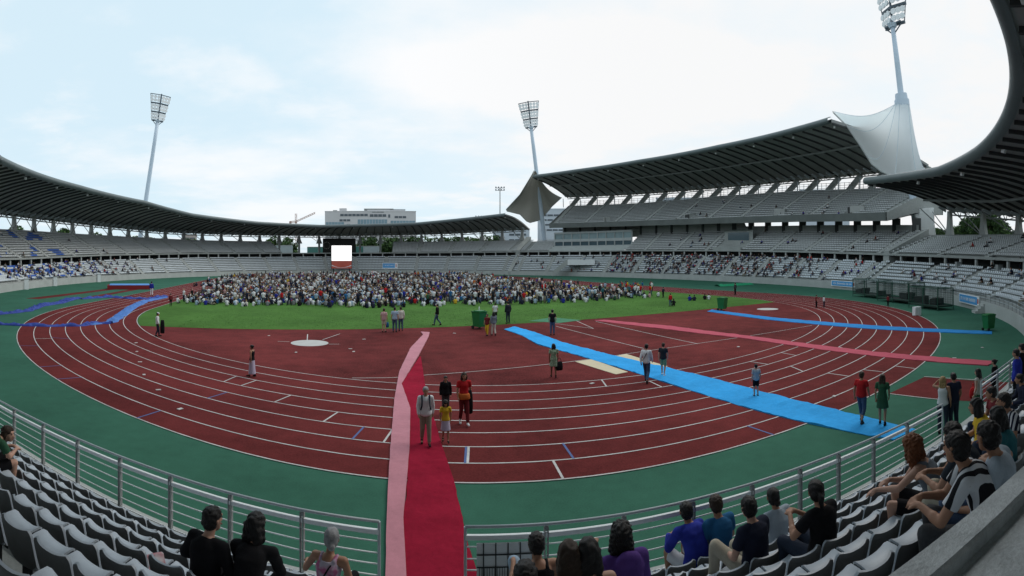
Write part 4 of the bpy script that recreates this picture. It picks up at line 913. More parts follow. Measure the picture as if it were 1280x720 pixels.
q.add([(-10 * k, 0, 0), (8 * k, 0, 0), (8 * k, 0, EYE + 24 * k), (-10 * k, 0, EYE + 17.5 * k), (-10 * k, 8, 0), (8 * k, 8, 0), (8 * k, 8, EYE + 24 * k), (-10 * k, 8, EYE + 17.5 * k)], [(0, 1, 2, 3), (7, 6, 5, 4), (3, 2, 6, 7), (1, 5, 6, 2), (0, 3, 7, 4), (0, 4, 5, 1)]); q.build('wall', white_paint, rt); MB().box((3 * k, -.1, EYE + 15 * k), (4 * k, .2, 2.2 * k)).build('window', bwin, rt)
# rooftops glimpsed between the main roof's columns
building('pale housing block glimpsed between the columns at the top of the main stand', 1000, 1062, 238, 330, 20, [(1003, 1060, 241, 243, 0), (1003, 1060, 247, 249, 0)], None, wall=MATS['render_cool'])
building('grey housing block glimpsed beyond the top railing of the main stand', 820, 905, 248, 330, 20, [(823, 902, 250, 252, 0), (823, 902, 256, 258, 0)], None, wall=MATS['render_cool'])
# green sports hall and pale walls seen through the gap of the far stand
for x0, x1, y0, r, m, lab in ((344, 366, 307, 225, mat('panel_pale', (.34, .40, .42), .7, .2, .1), 'pale low wall in the gap of the far stand left of the screen'), (384, 404, 309, 225, mat('panel_teal', (.07, .20, .18), .7, .2, .2), 'teal boarding in the gap of the far stand left of the screen'), (445, 454, 308, 225, MATS['panel_teal'], 'teal boarding in the gap of the far stand right of the screen'), (454, 474, 308, 224, MATS['panel_pale'], 'pale low wall in the gap of the far stand right of the screen')):
    a = D((x0 + x1) / 2, r, y0); k = r / F; rt = thing('boundary_wall', lab, 'wall', (a.x, a.y, 0), -math.atan2(a.x - CX, a.y - CY)); MB().box((0, 0, a.z / 2), ((x1 - x0) * k, .4, a.z)).build('panel', m, rt); MB().box((0, 0, a.z + .1), ((x1 - x0) * k, .6, .2)).build('coping', concrete_pale, rt)
# tower crane
a = D(370, 600, 268); k = 600 / F; rt = thing('tower_crane', 'distant red and white tower crane above the far roof', 'crane', (a.x, a.y, 0), -math.atan2(a.x - CX, a.y - CY)); cr = mat('crane_paint', (.42, .27, .22), .6, .1, .2)
def lattice(q, p, d, w_):
    p, d = Vector(p), Vector(d); n = max(2, int((d - p).length / (w_ * 1.6)))
    ref = Vector((1, 0, 0)) if abs((d - p).normalized().z) > .8 else Vector((0, 0, 1))
    q.beam(p + ref * w_ / 2, d + ref * w_ / 2, .6, .6); q.beam(p - ref * w_ / 2, d - ref * w_ / 2, .6, .6)
    for i in range(n): q.beam(p.lerp(d, i / n) + ref * w_ / 2 * (1 if i % 2 else -1), p.lerp(d, (i + 1) / n) - ref * w_ / 2 * (1 if i % 2 else -1), .3, .3)
q = MB(); lattice(q, (0, 0, 0), (0, 0, a.z + 1), 1.8); q.build('mast', cr, rt); q = MB(); lattice(q, (0, 0, a.z - 9 * k), (24 * k, 0, a.z + 2 * k), 1.5); q.build('jib', cr, rt)
q = MB(); lattice(q, (0, 0, a.z - 9 * k), (-8 * k, 0, a.z - 9.5 * k), 1.5); q.box((-7 * k, 0, a.z - 10 * k), (3 * k, 1.5, 2.4 * k)); q.build('counter_jib', cr, rt); MB().box((0, -.8, a.z - 10 * k), (2 * k, 2, 2.2 * k)).build('cab', cr, rt)

# ------------------------------------------------------------------ trees
leaf_mats = [mat('leaf_dark', (.028, .062, .022), .8, .25, .4), mat('leaf_mid', (.045, .095, .026), .8, .3, .4), mat('leaf_light', (.07, .13, .035), .8, .3, .35)]
bark = mat('bark', (.07, .055, .04), .9, 3, .3)
def tree_proto(seed, n=2600, leaf=.34, slim=1.0):
    rs = np.random.default_rng(seed); V = []; Fc = []; Mi = []
    lobes = []
    for i in range(16):
        a = rs.uniform(0, 6.28); h = rs.uniform(.34, .92); rad = (.34 * math.sqrt(max(.05, 1 - ((h - .55) / .5) ** 2))) * slim; q = rs.uniform(.35, 1) * rad
        lobes.append((q * math.cos(a), q * math.sin(a), h, rs.uniform(.10, .17) * (.6 + .4 * slim)))
    for i in range(n):
        lx, ly, lz, lr = lobes[rs.integers(len(lobes))]; v = rs.normal(size=3); v /= np.linalg.norm(v); rr = lr * rs.uniform(.45, 1.08) ** .5; c = np.array([lx, ly, lz]) + v * rr * np.array([1, 1, .8])
        a = rs.normal(size=3); a /= np.linalg.norm(a); b = np.cross(a, rs.normal(size=3)); b /= np.linalg.norm(b); s = leaf * .1 * rs.uniform(.6, 1.3); o = len(V)
        V += [tuple(c - a * s), tuple(c + b * s * .6), tuple(c + a * s), tuple(c - b * s * .6)]; Fc.append((o, o + 1, o + 2, o + 3)); Mi.append(int(rs.choice(3, p=(.4, .4, .2))))
    cr_ = MB(); cr_.v, cr_.f, cr_.m = V, Fc, Mi
    tk = MB(); tk.tube([(0, 0, 0), (.01, 0, .2), (-.01, .01, .45), (0, 0, .7)], [.028, .022, .014, .006], 7)
    for l in lobes[::2]: tk.tube([(0, 0, .25 + .2 * l[2]), (l[0] * .6, l[1] * .6, l[2] * .85), (l[0], l[1], l[2])], [.012, .007, .003], 5)
    return cr_, tk
PROT = {}
def tree(label, px, r, ytop, kind, group, width=1.0):
    p = D(px, r, ytop); hgt = p.z
    if kind not in PROT:
        c_, k_ = tree_proto(*{'broad0': (3, 2600, .34, 1.0), 'broad1': (8, 2600, .34, 1.15), 'slim': (5, 1800, .26, .32), 'leafy': (11, 9000, .22, 1.2), 'leafy1': (19, 9000, .22, 1.1)}[kind])
        o = thing('tree', label, 'tree'); PROT[kind] = [c_.build('crown', leaf_mats, o).data, k_.build('trunk', bark, o).data]; 
    else:
        o = thing('tree', label, 'tree')
        for me, nm in zip(PROT[kind], ('crown', 'trunk')): c = bpy.data.objects.new(nm, me); C.objects.link(c); c.parent = o
    o.location = (p.x, p.y, 0); o.scale = (hgt * width, hgt * width, hgt); o.rotation_euler = (0, 0, random.uniform(0, 6.28)); o['group'] = group
    return o
FT = 'trees beyond the far and left stands'
def at_px(x): return 'behind the far stand, under the roof'
rowt = [(335, 262, 299, 1.1), (345, 255, 295.5, 1.1), (357, 262, 297, 1.1), (452, 262, 297, 1.2), (463, 258, 296, 1.1), (476, 270, 298, 1.3), (489, 265, 297, 1.2), (500, 262, 298, 1.2), (512, 268, 296, 1.3), (524, 262, 297, 1.2), (548, 262, 296.5, 1.3), (560, 268, 296.5, 1.3), (573, 262, 296, 1.2), (586, 266, 297, 1.2), (598, 262, 297.5, 1.2), (610, 262, 295, .9), (617, 258, 294, .9)]
for i, (x, r, yt, wd) in enumerate(rowt):
    lab = 'dark leafy tree in the gap left of the scoreboard, behind the far stand' if x < 400 else ('dark leafy tree directly right of the scoreboard, behind the far stand' if x < 505 else ('dark leafy tree beside the white gable, behind the far stand' if x < 540 else 'dark leafy tree between the white gable and the main stand, behind the far stand'))
    tree(lab, x, r, yt, 'broad%d' % (i % 2), FT, wd)
lt = [(20, 150, 282, 'slim'), (44, 165, 290, 'broad0'), (82, 170, 285, 'slim'), (126, 185, 292, 'broad1'), (146, 195, 295, 'broad0'), (178, 235, 296, 'broad1'), (188, 235, 297, 'broad0'), (198, 240, 298, 'broad0'), (226, 250, 299, 'broad1'), (236, 255, 299.5, 'broad0'), (247, 255, 300, 'broad1'), (69, 170, 290, 'broad0'), (110, 178, 294, 'broad0')]
for i, (x, r, yt, kd) in enumerate(lt):
    lab = {'slim': 'slim dark cypress-like tree behind the left stand, ' + ('at the picture edge' if x < 40 else 'farther along'), 'broad0': 'rounded green tree glimpsed under the roof of the left stand', 'broad1': 'rounded green tree glimpsed under the roof of the left stand'}[kd]
    tree(lab, x, r, yt, kd, FT, 1.0)
for x, r, yt, kd, lab in ((1180, 165, 283, 'leafy1', 'smallest of the green trees behind the right wing, next to the brick block'), (1197, 150, 286, 'leafy', 'green tree behind the right wing, between the first two fins'), (1216, 140, 268, 'leafy1', 'tall green tree behind the right wing, left of the second fin'), (1236, 135, 264, 'leafy', 'tallest bright green tree behind the right wing'), (1254, 140, 271, 'leafy1', 'green tree behind the right wing, close to the picture edge')):
    tree(lab, x, r, yt, kd, 'green trees behind the right wing', .9)
# ------------------------------------------------------------------ people
DG = bpy.context.evaluated_depsgraph_get()
def cmat(name, col, rough=.85, amt=.12): return mat('cloth_' + name, col, rough, 6, amt, .25, 90, spec=.12)
SK = {'light': mat('skin_light', (.46, .27, .20), .55, 8, .06, spec=.3), 'tan': mat('skin_tan', (.34, .18, .115), .55, 8, .07, spec=.3), 'brown': mat('skin_brown', (.17, .085, .05), .55, 8, .08, spec=.3)}
HAIR = {'black': mat('hair_black', (.008, .007, .007), .45, 30, .5, .5, 200), 'brown': mat('hair_brown', (.035, .02, .012), .5, 30, .5, .5, 200), 'red': mat('hair_red', (.16, .055, .02), .55, 22, .5, .6, 160), 'grey': mat('hair_grey', (.26, .26, .27), .55, 25, .4, .5, 160), 'blond': mat('hair_blond', (.30, .20, .09), .55, 25, .35, .5, 160)}
CL = {k: cmat(k, v) for k, v in dict(white=(.62, .64, .66), offwhite=(.50, .48, .43), black=(.010, .010, .012), navy=(.018, .022, .042), darktee=(.022, .028, .036), blue=(.022, .115, .26), royal=(.018, .028, .25), jeans=(.055, .085, .15), darkjeans=(.025, .034, .055), red=(.42, .018, .022), darkred=(.14, .02, .025), yellow=(.55, .36, .03), green=(.03, .09, .05), palegreen=(.16, .27, .17), khaki=(.24, .22, .17), grey=(.20, .215, .225), greytank=(.155, .185, .22), purple=(.095, .045, .22), pink=(.48, .30, .30), lavender=(.40, .36, .47), lightblue=(.30, .40, .50), orange=(.45, .12, .03), brown=(.11, .06, .035), cream=(.42, .38, .30), charcoal=(.05, .052, .056), wash=(.34, .40, .46), teal=(.03, .13, .15)).items()}
def special(name, cols, mode, scale=18.0, axis='X', width=.5):
    m = bpy.data.materials.new(name); m.use_nodes = True; t = m.node_tree; b = t.nodes['Principled BSDF']; b.inputs['Roughness'].default_value = .85; b.inputs['Specular IOR Level'].default_value = .15
    tc_ = t.nodes.new('ShaderNodeTexCoord'); mx = t.nodes.new('ShaderNodeMix'); mx.data_type = 'RGBA'; mx.inputs[6].default_value = (*cols[0], 1); mx.inputs[7].default_value = (*cols[1], 1)
    if mode == 'stripe':
        sp = t.nodes.new('ShaderNodeVectorMath'); sp.operation = 'DOT_PRODUCT'; sp.inputs[1].default_value = (1, .8, .15); t.links.new(tc_.outputs['Object'], sp.inputs[0]); ml = t.nodes.new('ShaderNodeMath'); ml.operation = 'MULTIPLY'; ml.inputs[1].default_value = scale; t.links.new(sp.outputs['Value'], ml.inputs[0])
        fr = t.nodes.new('ShaderNodeMath'); fr.operation = 'FRACT'; t.links.new(ml.outputs[0], fr.inputs[0]); gt = t.nodes.new('ShaderNodeMath'); gt.operation = 'GREATER_THAN'; gt.inputs[1].default_value = width; t.links.new(fr.outputs[0], gt.inputs[0]); t.links.new(gt.outputs[0], mx.inputs[0])
    else:
        nz = t.nodes.new('ShaderNodeTexNoise'); nz.inputs['Scale'].default_value = scale; t.links.new(tc_.outputs['Object'], nz.inputs['Vector']); mr = t.nodes.new('ShaderNodeMapRange'); mr.inputs['From Min'].default_value = .42; mr.inputs['From Max'].default_value = .58; t.links.new(nz.outputs['Fac'], mr.inputs['Value']); t.links.new(mr.outputs[0], mx.inputs[0])
    t.links.new(mx.outputs[2], b.inputs['Base Color']); return m
CL['stripes'] = special('cloth_stripes', ((.55, .57, .60), (.012, .012, .015)), 'stripe', 9.0)
CL['stripes_navy'] = special('cloth_stripes_navy', ((.50, .50, .52), (.012, .014, .03)), 'stripe', 12.0)
CL['tiedye'] = special('cloth_tiedye', ((.45, .40, .48), (.42, .12, .24)), 'noise', 9.0)
CL['floral'] = special('cloth_floral', ((.17, .27, .17), (.30, .38, .28)), 'noise', 14.0)
CL['trackblue'] = special('cloth_trackblue', ((.03, .045, .36), (.02, .03, .26)), 'noise', 5.0)
eye_m = mat('eye_dark', (.01, .008, .008), .3); lip_m = mat('lips', (.24, .07, .06), .5)
def frame_of(d):
    d = Vector(d).normalized(); ref = Vector((0, 0, 1)) if abs(d.z) < .9 else Vector((0, 1, 0)); a = d.cross(ref).normalized(); return a, a.cross(d)
def capsule(mb, a, b, ra, rb, n=12, flat=False):
    a, b = Vector(a), Vector(b); d = b - a
    if d.length < 1e-5: d = Vector((0, 0, 1e-4))
    dn = d.normalized(); path = []; rad = []
    if not flat:
        for k in (90, 60, 30): path.append(a - dn * ra * math.sin(R(k))); rad.append(max(ra * math.cos(R(k)), 1e-4))
    path += [a, b]; rad += [ra, rb]
    if not flat:
        for k in (30, 60, 90): path.append(b + dn * rb * math.sin(R(k))); rad.append(max(rb * math.cos(R(k)), 1e-4))
    s, u = frame_of(dn); rows = [[tuple(p + (s * math.cos(q) + u * math.sin(q)) * r) for q in np.linspace(0, 2 * math.pi, n + 1)[:-1]] for p, r in zip(path, rad)]
    mb.grid(rows, close=True); o = len(mb.v); mb.f.append(tuple(range(o - n, o))); mb.f.append(tuple(reversed(range(o - n * len(path), o - n * (len(path) - 1))))); mb.m += [0, 0]
def chain(mb, pts, rad, n=12, flat=False):
    for i in range(len(pts) - 1): capsule(mb, pts[i], pts[i + 1], rad[i], rad[i + 1], n, flat)
def ellip(mb, c, r, M=None, n=14):
    rows = []
    for k in np.linspace(-89, 89, 11):
        row = []
        for q in np.linspace(0, 2 * math.pi, n + 1)[:-1]:
            v = Vector((r[0] * math.cos(R(k)) * math.cos(q), r[1] * math.cos(R(k)) * math.sin(q), r[2] * math.sin(R(k))))
            row.append(tuple(Vector(c) + (M @ v if M is not None else v)))
        rows.append(row)
    mb.grid(rows, close=True); o = len(mb.v); mb.f.append(tuple(range(o - n, o))); mb.f.append(tuple(reversed(range(o - n * 11, o - n * 10)))); mb.m += [0, 0]
def ringloft(mb, rings, n=20):
    """rings: (centre, side axis, front axis, rx, ry)"""
    rows = []
    for c, s, f_, rx, ry in rings:
        rows.append([tuple(c + s * (rx * math.copysign(abs(math.cos(q)) ** .85, math.cos(q))) + f_ * (ry * math.copysign(abs(math.sin(q)) ** .9, math.sin(q)))) for q in np.linspace(0, 2 * math.pi, n + 1)[:-1]])
    mb.grid(rows, close=True); o = len(mb.v); mb.f.append(tuple(range(o - n, o))); mb.f.append(tuple(reversed(range(o - n * len(rings), o - n * (len(rings) - 1))))); mb.m += [0, 0]
def fuse(mb, name, m, parent, vox, smooth=4, wob=0, wscale=12, seed=0):
    """melt overlapping closed shapes into one continuous skin"""
    o = mb.build(name, m, None); recalc(o)
    rm = o.modifiers.new('r', 'REMESH'); rm.mode = 'VOXEL'; rm.voxel_size = vox; rm.use_smooth_shade = True
    sm_ = o.modifiers.new('s', 'SMOOTH'); sm_.iterations = smooth; sm_.factor = .5
    DG.update(); me = bpy.data.meshes.new_from_object(o.evaluated_get(DG)); old = o.data; o.modifiers.clear(); o.data = me; me.name = name; bpy.data.meshes.remove(old)
    if not me.materials: me.materials.append(m)
    if wob and len(me.vertices):
        n = len(me.vertices); co = np.empty(n * 3, np.float32); me.vertices.foreach_get('co', co); no = np.empty(n * 3, np.float32); me.vertices.foreach_get('normal', no); co = co.reshape(-1, 3); no = no.reshape(-1, 3); k = wscale
        ph = seed * 1.7; w_ = np.sin(co[:, 0] * k * 1.3 + 2.1 * np.sin(co[:, 2] * k * .7 + ph)) * np.sin(co[:, 1] * k + 1.7 * np.sin(co[:, 0] * k * .9 + ph)) + .7 * np.sin(co[:, 2] * k * 1.6 + 2.4 * np.sin(co[:, 1] * k * .8 + ph) + 1.5 * np.sin(co[:, 0] * k + ph))
        co += no * (w_[:, None] * wob); me.vertices.foreach_set('co', co.ravel()); me.update()
    me.polygons.foreach_set('use_smooth', [True] * len(me.polygons)); o.parent = parent; return o
def pose_joints(pose, amp=1.0):
    L, Rr = -1, 1
    J = {}
    if pose in ('stand', 'walk'):
        J = dict(hip=(0, 0, .93), neck=(0, -.01, 1.46), head=(0, .025, 1.605), mid=(0, -.015, 1.2))
        for s, k in ((-1, 'L'), (1, 'R')):
            J['hip' + k] = (s * .088, 0, .90); J['knee' + k] = (s * .10, .015, .50); J['ank' + k] = (s * .105, -.02, .085); J['toe' + k] = (s * .125, .14, .028)
            J['sh' + k] = (s * .178, -.01, 1.405); J['elb' + k] = (s * .235, -.035, 1.13); J['wri' + k] = (s * .235, .05, .885); J['tip' + k] = (s * .225, .10, .80)
        if pose == 'walk':
            a = amp
            J.update(kneeL=(-.095, .17 * a, .51), ankL=(-.10, .26 * a, .10), toeL=(-.11, .26 * a + .16, .06), kneeR=(.095, -.02 * a + .03, .49), ankR=(.10, -.30 * a, .16), toeR=(.11, -.30 * a + .13, .035))
            J.update(elbL=(-.23, -.13 * a, 1.14), wriL=(-.22, -.14 * a, .90), tipL=(-.21, -.12 * a, .80), elbR=(.23, .05 * a, 1.14), wriR=(.22, .20 * a, .94), tipR=(.21, .26 * a, .86))
    elif pose in ('sit', 'lean', 'kneesup'):
        z = .475; f_ = {'sit': .03, 'lean': .17, 'kneesup': .05}[pose]
        J = dict(hip=(0, .0, z), mid=(0, -.03 + f_ * .3, z + .27), neck=(0, f_, z + .52 - f_ * .12), head=(0, f_ + .06, z + .655 - f_ * .15))
        for s, k in ((-1, 'L'), (1, 'R')):
            J['hip' + k] = (s * .09, .02, z - .01); J['knee' + k] = (s * .15, .44, z + .04); J['ank' + k] = (s * .13, .40, .085); J['toe' + k] = (s * .15, .56, .03)
            J['sh' + k] = (s * .182, f_ - .01, z + .465 - f_ * .12); J['elb' + k] = (s * .25, f_ + .04, z + .20); J['wri' + k] = (s * .14, f_ + .26, z + .13); J['tip' + k] = (s * .08, f_ + .34, z + .13)
        if pose == 'lean':
            for s, k in ((-1, 'L'), (1, 'R')): J['elb' + k] = (s * .22, .33, z + .17); J['wri' + k] = (s * .08, .50, z + .22); J['tip' + k] = (s * .02, .57, z + .20)
        if pose == 'kneesup':
            for s, k in ((-1, 'L'), (1, 'R')): J['knee' + k] = (s * .13, .38, z + .24); J['ank' + k] = (s * .12, .52, .28); J['toe' + k] = (s * .12, .66, .25); J['wri' + k] = (s * .09, .42, z + .20); J['tip' + k] = (s * .04, .49, z + .18); J['elb' + k] = (s * .24, .16, z + .22)
    return {k: Vector(v) for k, v in J.items()}
def hand(mb, wri, tip, side, n=8, curl=.5, big=1.0):
    d = (tip - wri).normalized(); pn = d.cross(Vector((0, 0, 1)))
    if pn.length < .1: pn = Vector((side, 0, 0))
    pn.normalize(); l = d.cross(pn).normalized()                   # pn: across the palm's thickness, l: across the knuckles
    if abs(d.z) < .5: pn, l = -Vector((0, 0, 1)), d.cross(Vector((0, 0, 1))).normalized()
    if pn.x * side > 0 and abs(d.z) >= .5: pn = -pn
    capsule(mb, wri, wri + d * .045, .026 * big, .030 * big, n)
    for i, ln in zip((-1.5, -.5, .5, 1.5), (.8, 1.0, .95, .78)):
        b = wri + d * .085 * big + l * .0195 * i * big; capsule(mb, wri + d * .03 + l * .012 * i * big, b, .0145 * big, .0125 * big, n)
        m_ = b + (d * (1 - curl * .45) + pn * curl * .6) * .042 * ln * big; t_ = m_ + (d * (1 - curl * .9) + pn * curl) * .036 * ln * big
        capsule(mb, b, m_, .0095 * big, .0088 * big, n); capsule(mb, m_, t_, .0088 * big, .0072 * big, n)
    tb_ = wri + d * .025 + l * (-.024) * big; tm = tb_ + (d * .7 - l * .55 + pn * .35).normalized() * .042 * big; capsule(mb, tb_, tm, .0125 * big, .0105 * big, n); capsule(mb, tm, tm + (d * .9 + pn * .4).normalized() * .032 * big, .0102 * big, .008 * big, n)
def make_person(label, loc, rotz, scale=1.0, pose='stand', skin='light', hair=('short', 'black'), top=('tshirt', 'white'), bottom=('trousers', 'jeans'), shoes='black', vox=.018, turn=0, nod=0, female=False, J=None, amp=1.0, girth=1.0, group=None, strap=None, hi=False, headscale=1.07, belt=None):
    root = thing('person', label, 'person', loc, rotz, group); root.scale = (scale,) * 3
    P = pose_joints(pose, amp)
    if J: P.update({k: Vector(v) for k, v in J.items()})
    seed = sum(map(ord, label)) % 97; g = girth * (.93 if female else 1.0); wb = .0035 if vox <= .012 else 0
    hip, mid, neck = P['hip'], P['mid'], P['neck']
    sd_h = (P['hipR'] - P['hipL']).normalized(); sd_s = (P['shR'] - P['shL']).normalized()
    def spine(u):
        if u < 0: return hip + (hip - mid).normalized() * (-u) * .5
        if u > 1: return neck + (P['head'] - neck).normalized() * (u - 1) * .5
        return hip * (1 - u) ** 2 + (mid * 2 - (hip + neck) / 2) * 2 * u * (1 - u) + neck * u * u
    def ring(u, rx, ry, inf=0):
        c = spine(u); up = (spine(u + .04) - spine(u - .04)).normalized(); s = sd_h.lerp(sd_s, max(0, min(1, u))).normalized(); f_ = up.cross(s).normalized(); s = f_.cross(up); return (c, s, f_, rx * g + inf, ry * g + inf)
    prof = [(-.14, .10, .085), (-.05, .158, .118), (.05, .166, .120), (.2, .152, .112), (.38, .136, .102), (.58, .150, .115), (.74, .166, .118), (.86, .160, .10), (.94, .105, .078), (1.0, .058, .058)]
    if female: prof = [(-.14, .10, .085), (-.05, .168, .122), (.05, .170, .122), (.2, .146, .108), (.38, .124, .096), (.58, .142, .115), (.72, .152, .128), (.86, .150, .096), (.94, .098, .072), (1.0, .052, .052)]
    body = MB(); ringloft(body, [ring(*p) for p in prof])
    for k, s in (('L', -1), ('R', 1)):
        chain(body, [P['hip' + k], P['knee' + k], P['ank' + k]], [.088 * g, .058 * g, .038]); kn, an = P['knee' + k], P['ank' + k]; back = (kn - P['hip' + k]).cross(an - kn).cross(an - kn); cm = kn.lerp(an, .3); capsule(body, cm, kn.lerp(an, .5), .055 * g, .048 * g)
        capsule(body, an, P['toe' + k], .036, .028); sh = P['sh' + k]; capsule(body, spine(.86) + (sh - spine(.86)) * .45, sh, .060 * g, .056 * g)
        chain(body, [sh, P['elb' + k], P['wri' + k]], [.052 * g, .040 * g, .027]); capsule(body, P['elb' + k], P['elb' + k].lerp(P['wri' + k], .35), .041 * g, .042 * g); hand(body, P['wri' + k], P['tip' + k], s, curl=.55)
    hd = P['head']; capsule(body, spine(.97), hd - Vector((0, .02, .05)), .055 * (.9 if female else 1), .052 * (.9 if female else 1))
    Mh = (Matrix.Rotation(R(turn), 3, 'Z') @ Matrix.Rotation(R(-nod), 3, 'X')); hp = lambda x, y, z: hd + Mh @ (Vector((x, y, z)) * headscale)
    ellip(body, hp(0, -.005, .022), tuple(k * headscale for k in (.074, .092, .088)), Mh); capsule(body, hp(0, .028, -.02), hp(0, .042, -.072), .060 * headscale, .040 * headscale); capsule(body, hp(0, .052, -.088), hp(0, .060, -.085), .024, .022)
    capsule(body, hp(0, .084, .012), hp(0, .104, -.028), .010, .0145); capsule(body, hp(-.012, .094, -.032), hp(.012, .094, -.032), .010, .010); capsule(body, hp(-.036, .078, .036), hp(.036, .078, .036), .013, .013)
    for s in (-1, 1): capsule(body, hp(s * .076, -.008, .018), hp(s * .074, -.004, -.022), .016, .011)
    fuse(body, 'body', SK[skin], root, vox, 3)
    if vox <= .02:
        for s in (-1, 1): q = MB(); ellip(q, hp(s * .031, .082, .012), (.0125, .008, .0075), Mh, 8); q.build('eye', eye_m, root, smooth=True)
        q = MB(); capsule(q, hp(-.022, .089, -.058), hp(.022, .089, -.058), .0065, .0065, 6); q.build('mouth', lip_m, root, smooth=True)
    # hair
    st, hc = hair[0], hair[1]; hm = MB(); hs = headscale
    def he(c, r): ellip(hm, hp(*c), tuple(k * hs for k in r), Mh)
    if st != 'none':
        fat = 1.24 if st == 'curly' else 1.03
        he((0, -.012, .050), (.081 * fat, .096 * fat, .076 * fat)); he((0, -.040, .004), (.080 * fat, .068 * fat, .088 * fat)); 
        for s in (-1, 1): capsule(hm, hp(s * .070, .005, .045), hp(s * .073, -.012, .0), .017, .013)
        if st in ('long', 'curly', 'bob'):
            ln = {'long': .30, 'curly': .15, 'bob': .14}[st]
            for s in (-1, 0, 1): chain(hm, [hp(s * .05, -.045, .02), hp(s * .062, -.062, -.09), hp(s * .058, -.075 - .02 * (ln > .2), -ln)], [.052, .050 * fat, .036 * fat], 10)
            for s in (-1, 1): chain(hm, [hp(s * .074, .0, .03), hp(s * .080, -.005, -.07), hp(s * .078, -.018, -ln * .85)], [.024, .027 * fat, .018], 8)
        if st == 'bun': ellip(hm, hp(0, -.115, .060), (.046,) * 3)
        if st == 'pony': chain(hm, [hp(0, -.10, .03), hp(0, -.135, -.01), hp(.01, -.125, -.12)], [.030, .036, .018], 10)
        if st == 'lowbun': ellip(hm, hp(.02, -.105, -.035), (.048, .04, .042))
        fuse(hm, 'hair', HAIR[hc], root, min(vox, .013), 2, {'curly': .008, 'short': .0045, 'bob': .006, 'long': .005}.get(st, .0028), {'curly': 78, 'short': 75}.get(st, 48), seed)
    if st == 'capped' or hair[0] == 'cap':
        q = MB(); ellip(q, hp(0, -.006, .062), (.088, .102, .070), Mh); capsule(q, hp(-.03, .085, .045), hp(.03, .085, .045), .035, .035); fuse(q, 'cap', CL[hair[2] if len(hair) > 2 else 'white'], root, min(vox, .014), 2)
    # upper clothes
    tt_, tcn = top[0], top[1]; tm_ = CL[tcn]; cm_ = MB(); inf = .013 if tt_ != 'jacket' else .022
    if tt_ != 'none':
        lo_u = -.10 if tt_ in ('tshirt', 'long', 'jacket', 'tank') else -.05
        pts = [p for p in prof if lo_u - .05 <= p[0] <= .95]; rings = [ring(u, rx, ry, inf + (.010 if u < .45 else 0)) for u, rx, ry in pts]
        if tt_ == 'tank': rings = [ring(u, rx * (1 if u < .8 else .80), ry, inf + (.006 if u < .45 else 0)) for u, rx, ry in pts if u < .90]
        else: rings.append(ring(.985, .066, .062, .008))
        ringloft(cm_, rings)
        for k, s in (('L', -1), ('R', 1)):
            sh, el, wr = P['sh' + k], P['elb' + k], P['wri' + k]
            if tt_ == 'tank':
                for uu, off in ((.86, .06), (.86, -.07)): c, s_, f_, _, _ = ring(.88, 1, 1); capsule(cm_, c + s_ * s * .085 + f_ * off, spine(.97) + s_ * s * .095, .024, .022)
            elif tt_ != 'strapless':
                capsule(cm_, spine(.86) + (sh - spine(.86)) * .4, sh, .072 * g + inf * .3, .064 * g + inf * .3)
                if tt_ == 'tshirt' or tt_ == 'dress':
                    e = sh.lerp(el, .62); capsule(cm_, sh, e, .060 * g + inf * .4, .062 * g + inf * .3, 14, True)
                elif tt_ == 'sleeveless': pass
                else: chain(cm_, [sh, el, el.lerp(wr, .93)], [.060 * g + inf * .4, .052 * g + inf * .4, .038 + inf * .4], 14); 
        if tt_ == 'jacket' and len(top) > 2 and top[2] == 'hood': ellip(cm_, spine(.96) - Vector((0, .10, .0)), (.13, .075, .09))
        if tt_ == 'dress':
            kz = (P['kneeL'] + P['kneeR']) / 2; h0 = spine(0); ringloft(cm_, [(h0.lerp(kz, u), Vector((1, 0, 0)), Vector((0, 1, 0)), .185 * g + .055 * u, .14 * g + .06 * u) for u in (-.05, .2, .5, .8)])
        fuse(cm_, {'tshirt': 'shirt', 'long': 'shirt', 'jacket': 'jacket', 'tank': 'tank_top', 'dress': 'dress', 'sleeveless': 'vest'}.get(tt_, 'shirt'), tm_, root, vox, 3, wb, 17, seed)
    # lower clothes
    bt, bc = bottom; bm_ = MB()
    if bt != 'none':
        ringloft(bm_, [ring(u, rx, ry, .010) for u, rx, ry in prof if u <= .22])
        if bt in ('trousers', 'capri', 'shorts', 'wide'):
            for k in ('L', 'R'):
                h_, kn, an = P['hip' + k], P['knee' + k], P['ank' + k]
                if bt == 'shorts': capsule(bm_, h_, h_.lerp(kn, .86), .100 * g, .088 * g, 14, True); capsule(bm_, h_, h_.lerp(kn, .3), .10 * g, .098 * g)
                else:
                    e = kn.lerp(an, .62 if bt == 'capri' else .97); capsule(bm_, h_, kn, .100 * g, .073 * g, 14); capsule(bm_, kn, kn.lerp(e, .5), .072 * g, .066 * g, 14); capsule(bm_, kn, e, .070 * g, (.058 if bt != 'wide' else .085), 14, True)
        elif bt in ('skirt', 'longskirt'):
            kz = (P['kneeL'] + P['kneeR']) / 2; az = (P['ankL'] + P['ankR']) / 2; e = kz if bt == 'skirt' else az; h0 = spine(.1)
            ringloft(bm_, [(h0.lerp(e, u), Vector((1, 0, 0)), Vector((0, 1, 0)), .165 * g + .06 * u, .125 * g + .08 * u) for u in (0, .2, .5, .8, .96)])
        fuse(bm_, {'trousers': 'trousers', 'capri': 'trousers', 'wide': 'trousers', 'shorts': 'shorts', 'skirt': 'skirt', 'longskirt': 'skirt'}[bt], CL[bc], root, vox, 3, wb, 15, seed + 3)
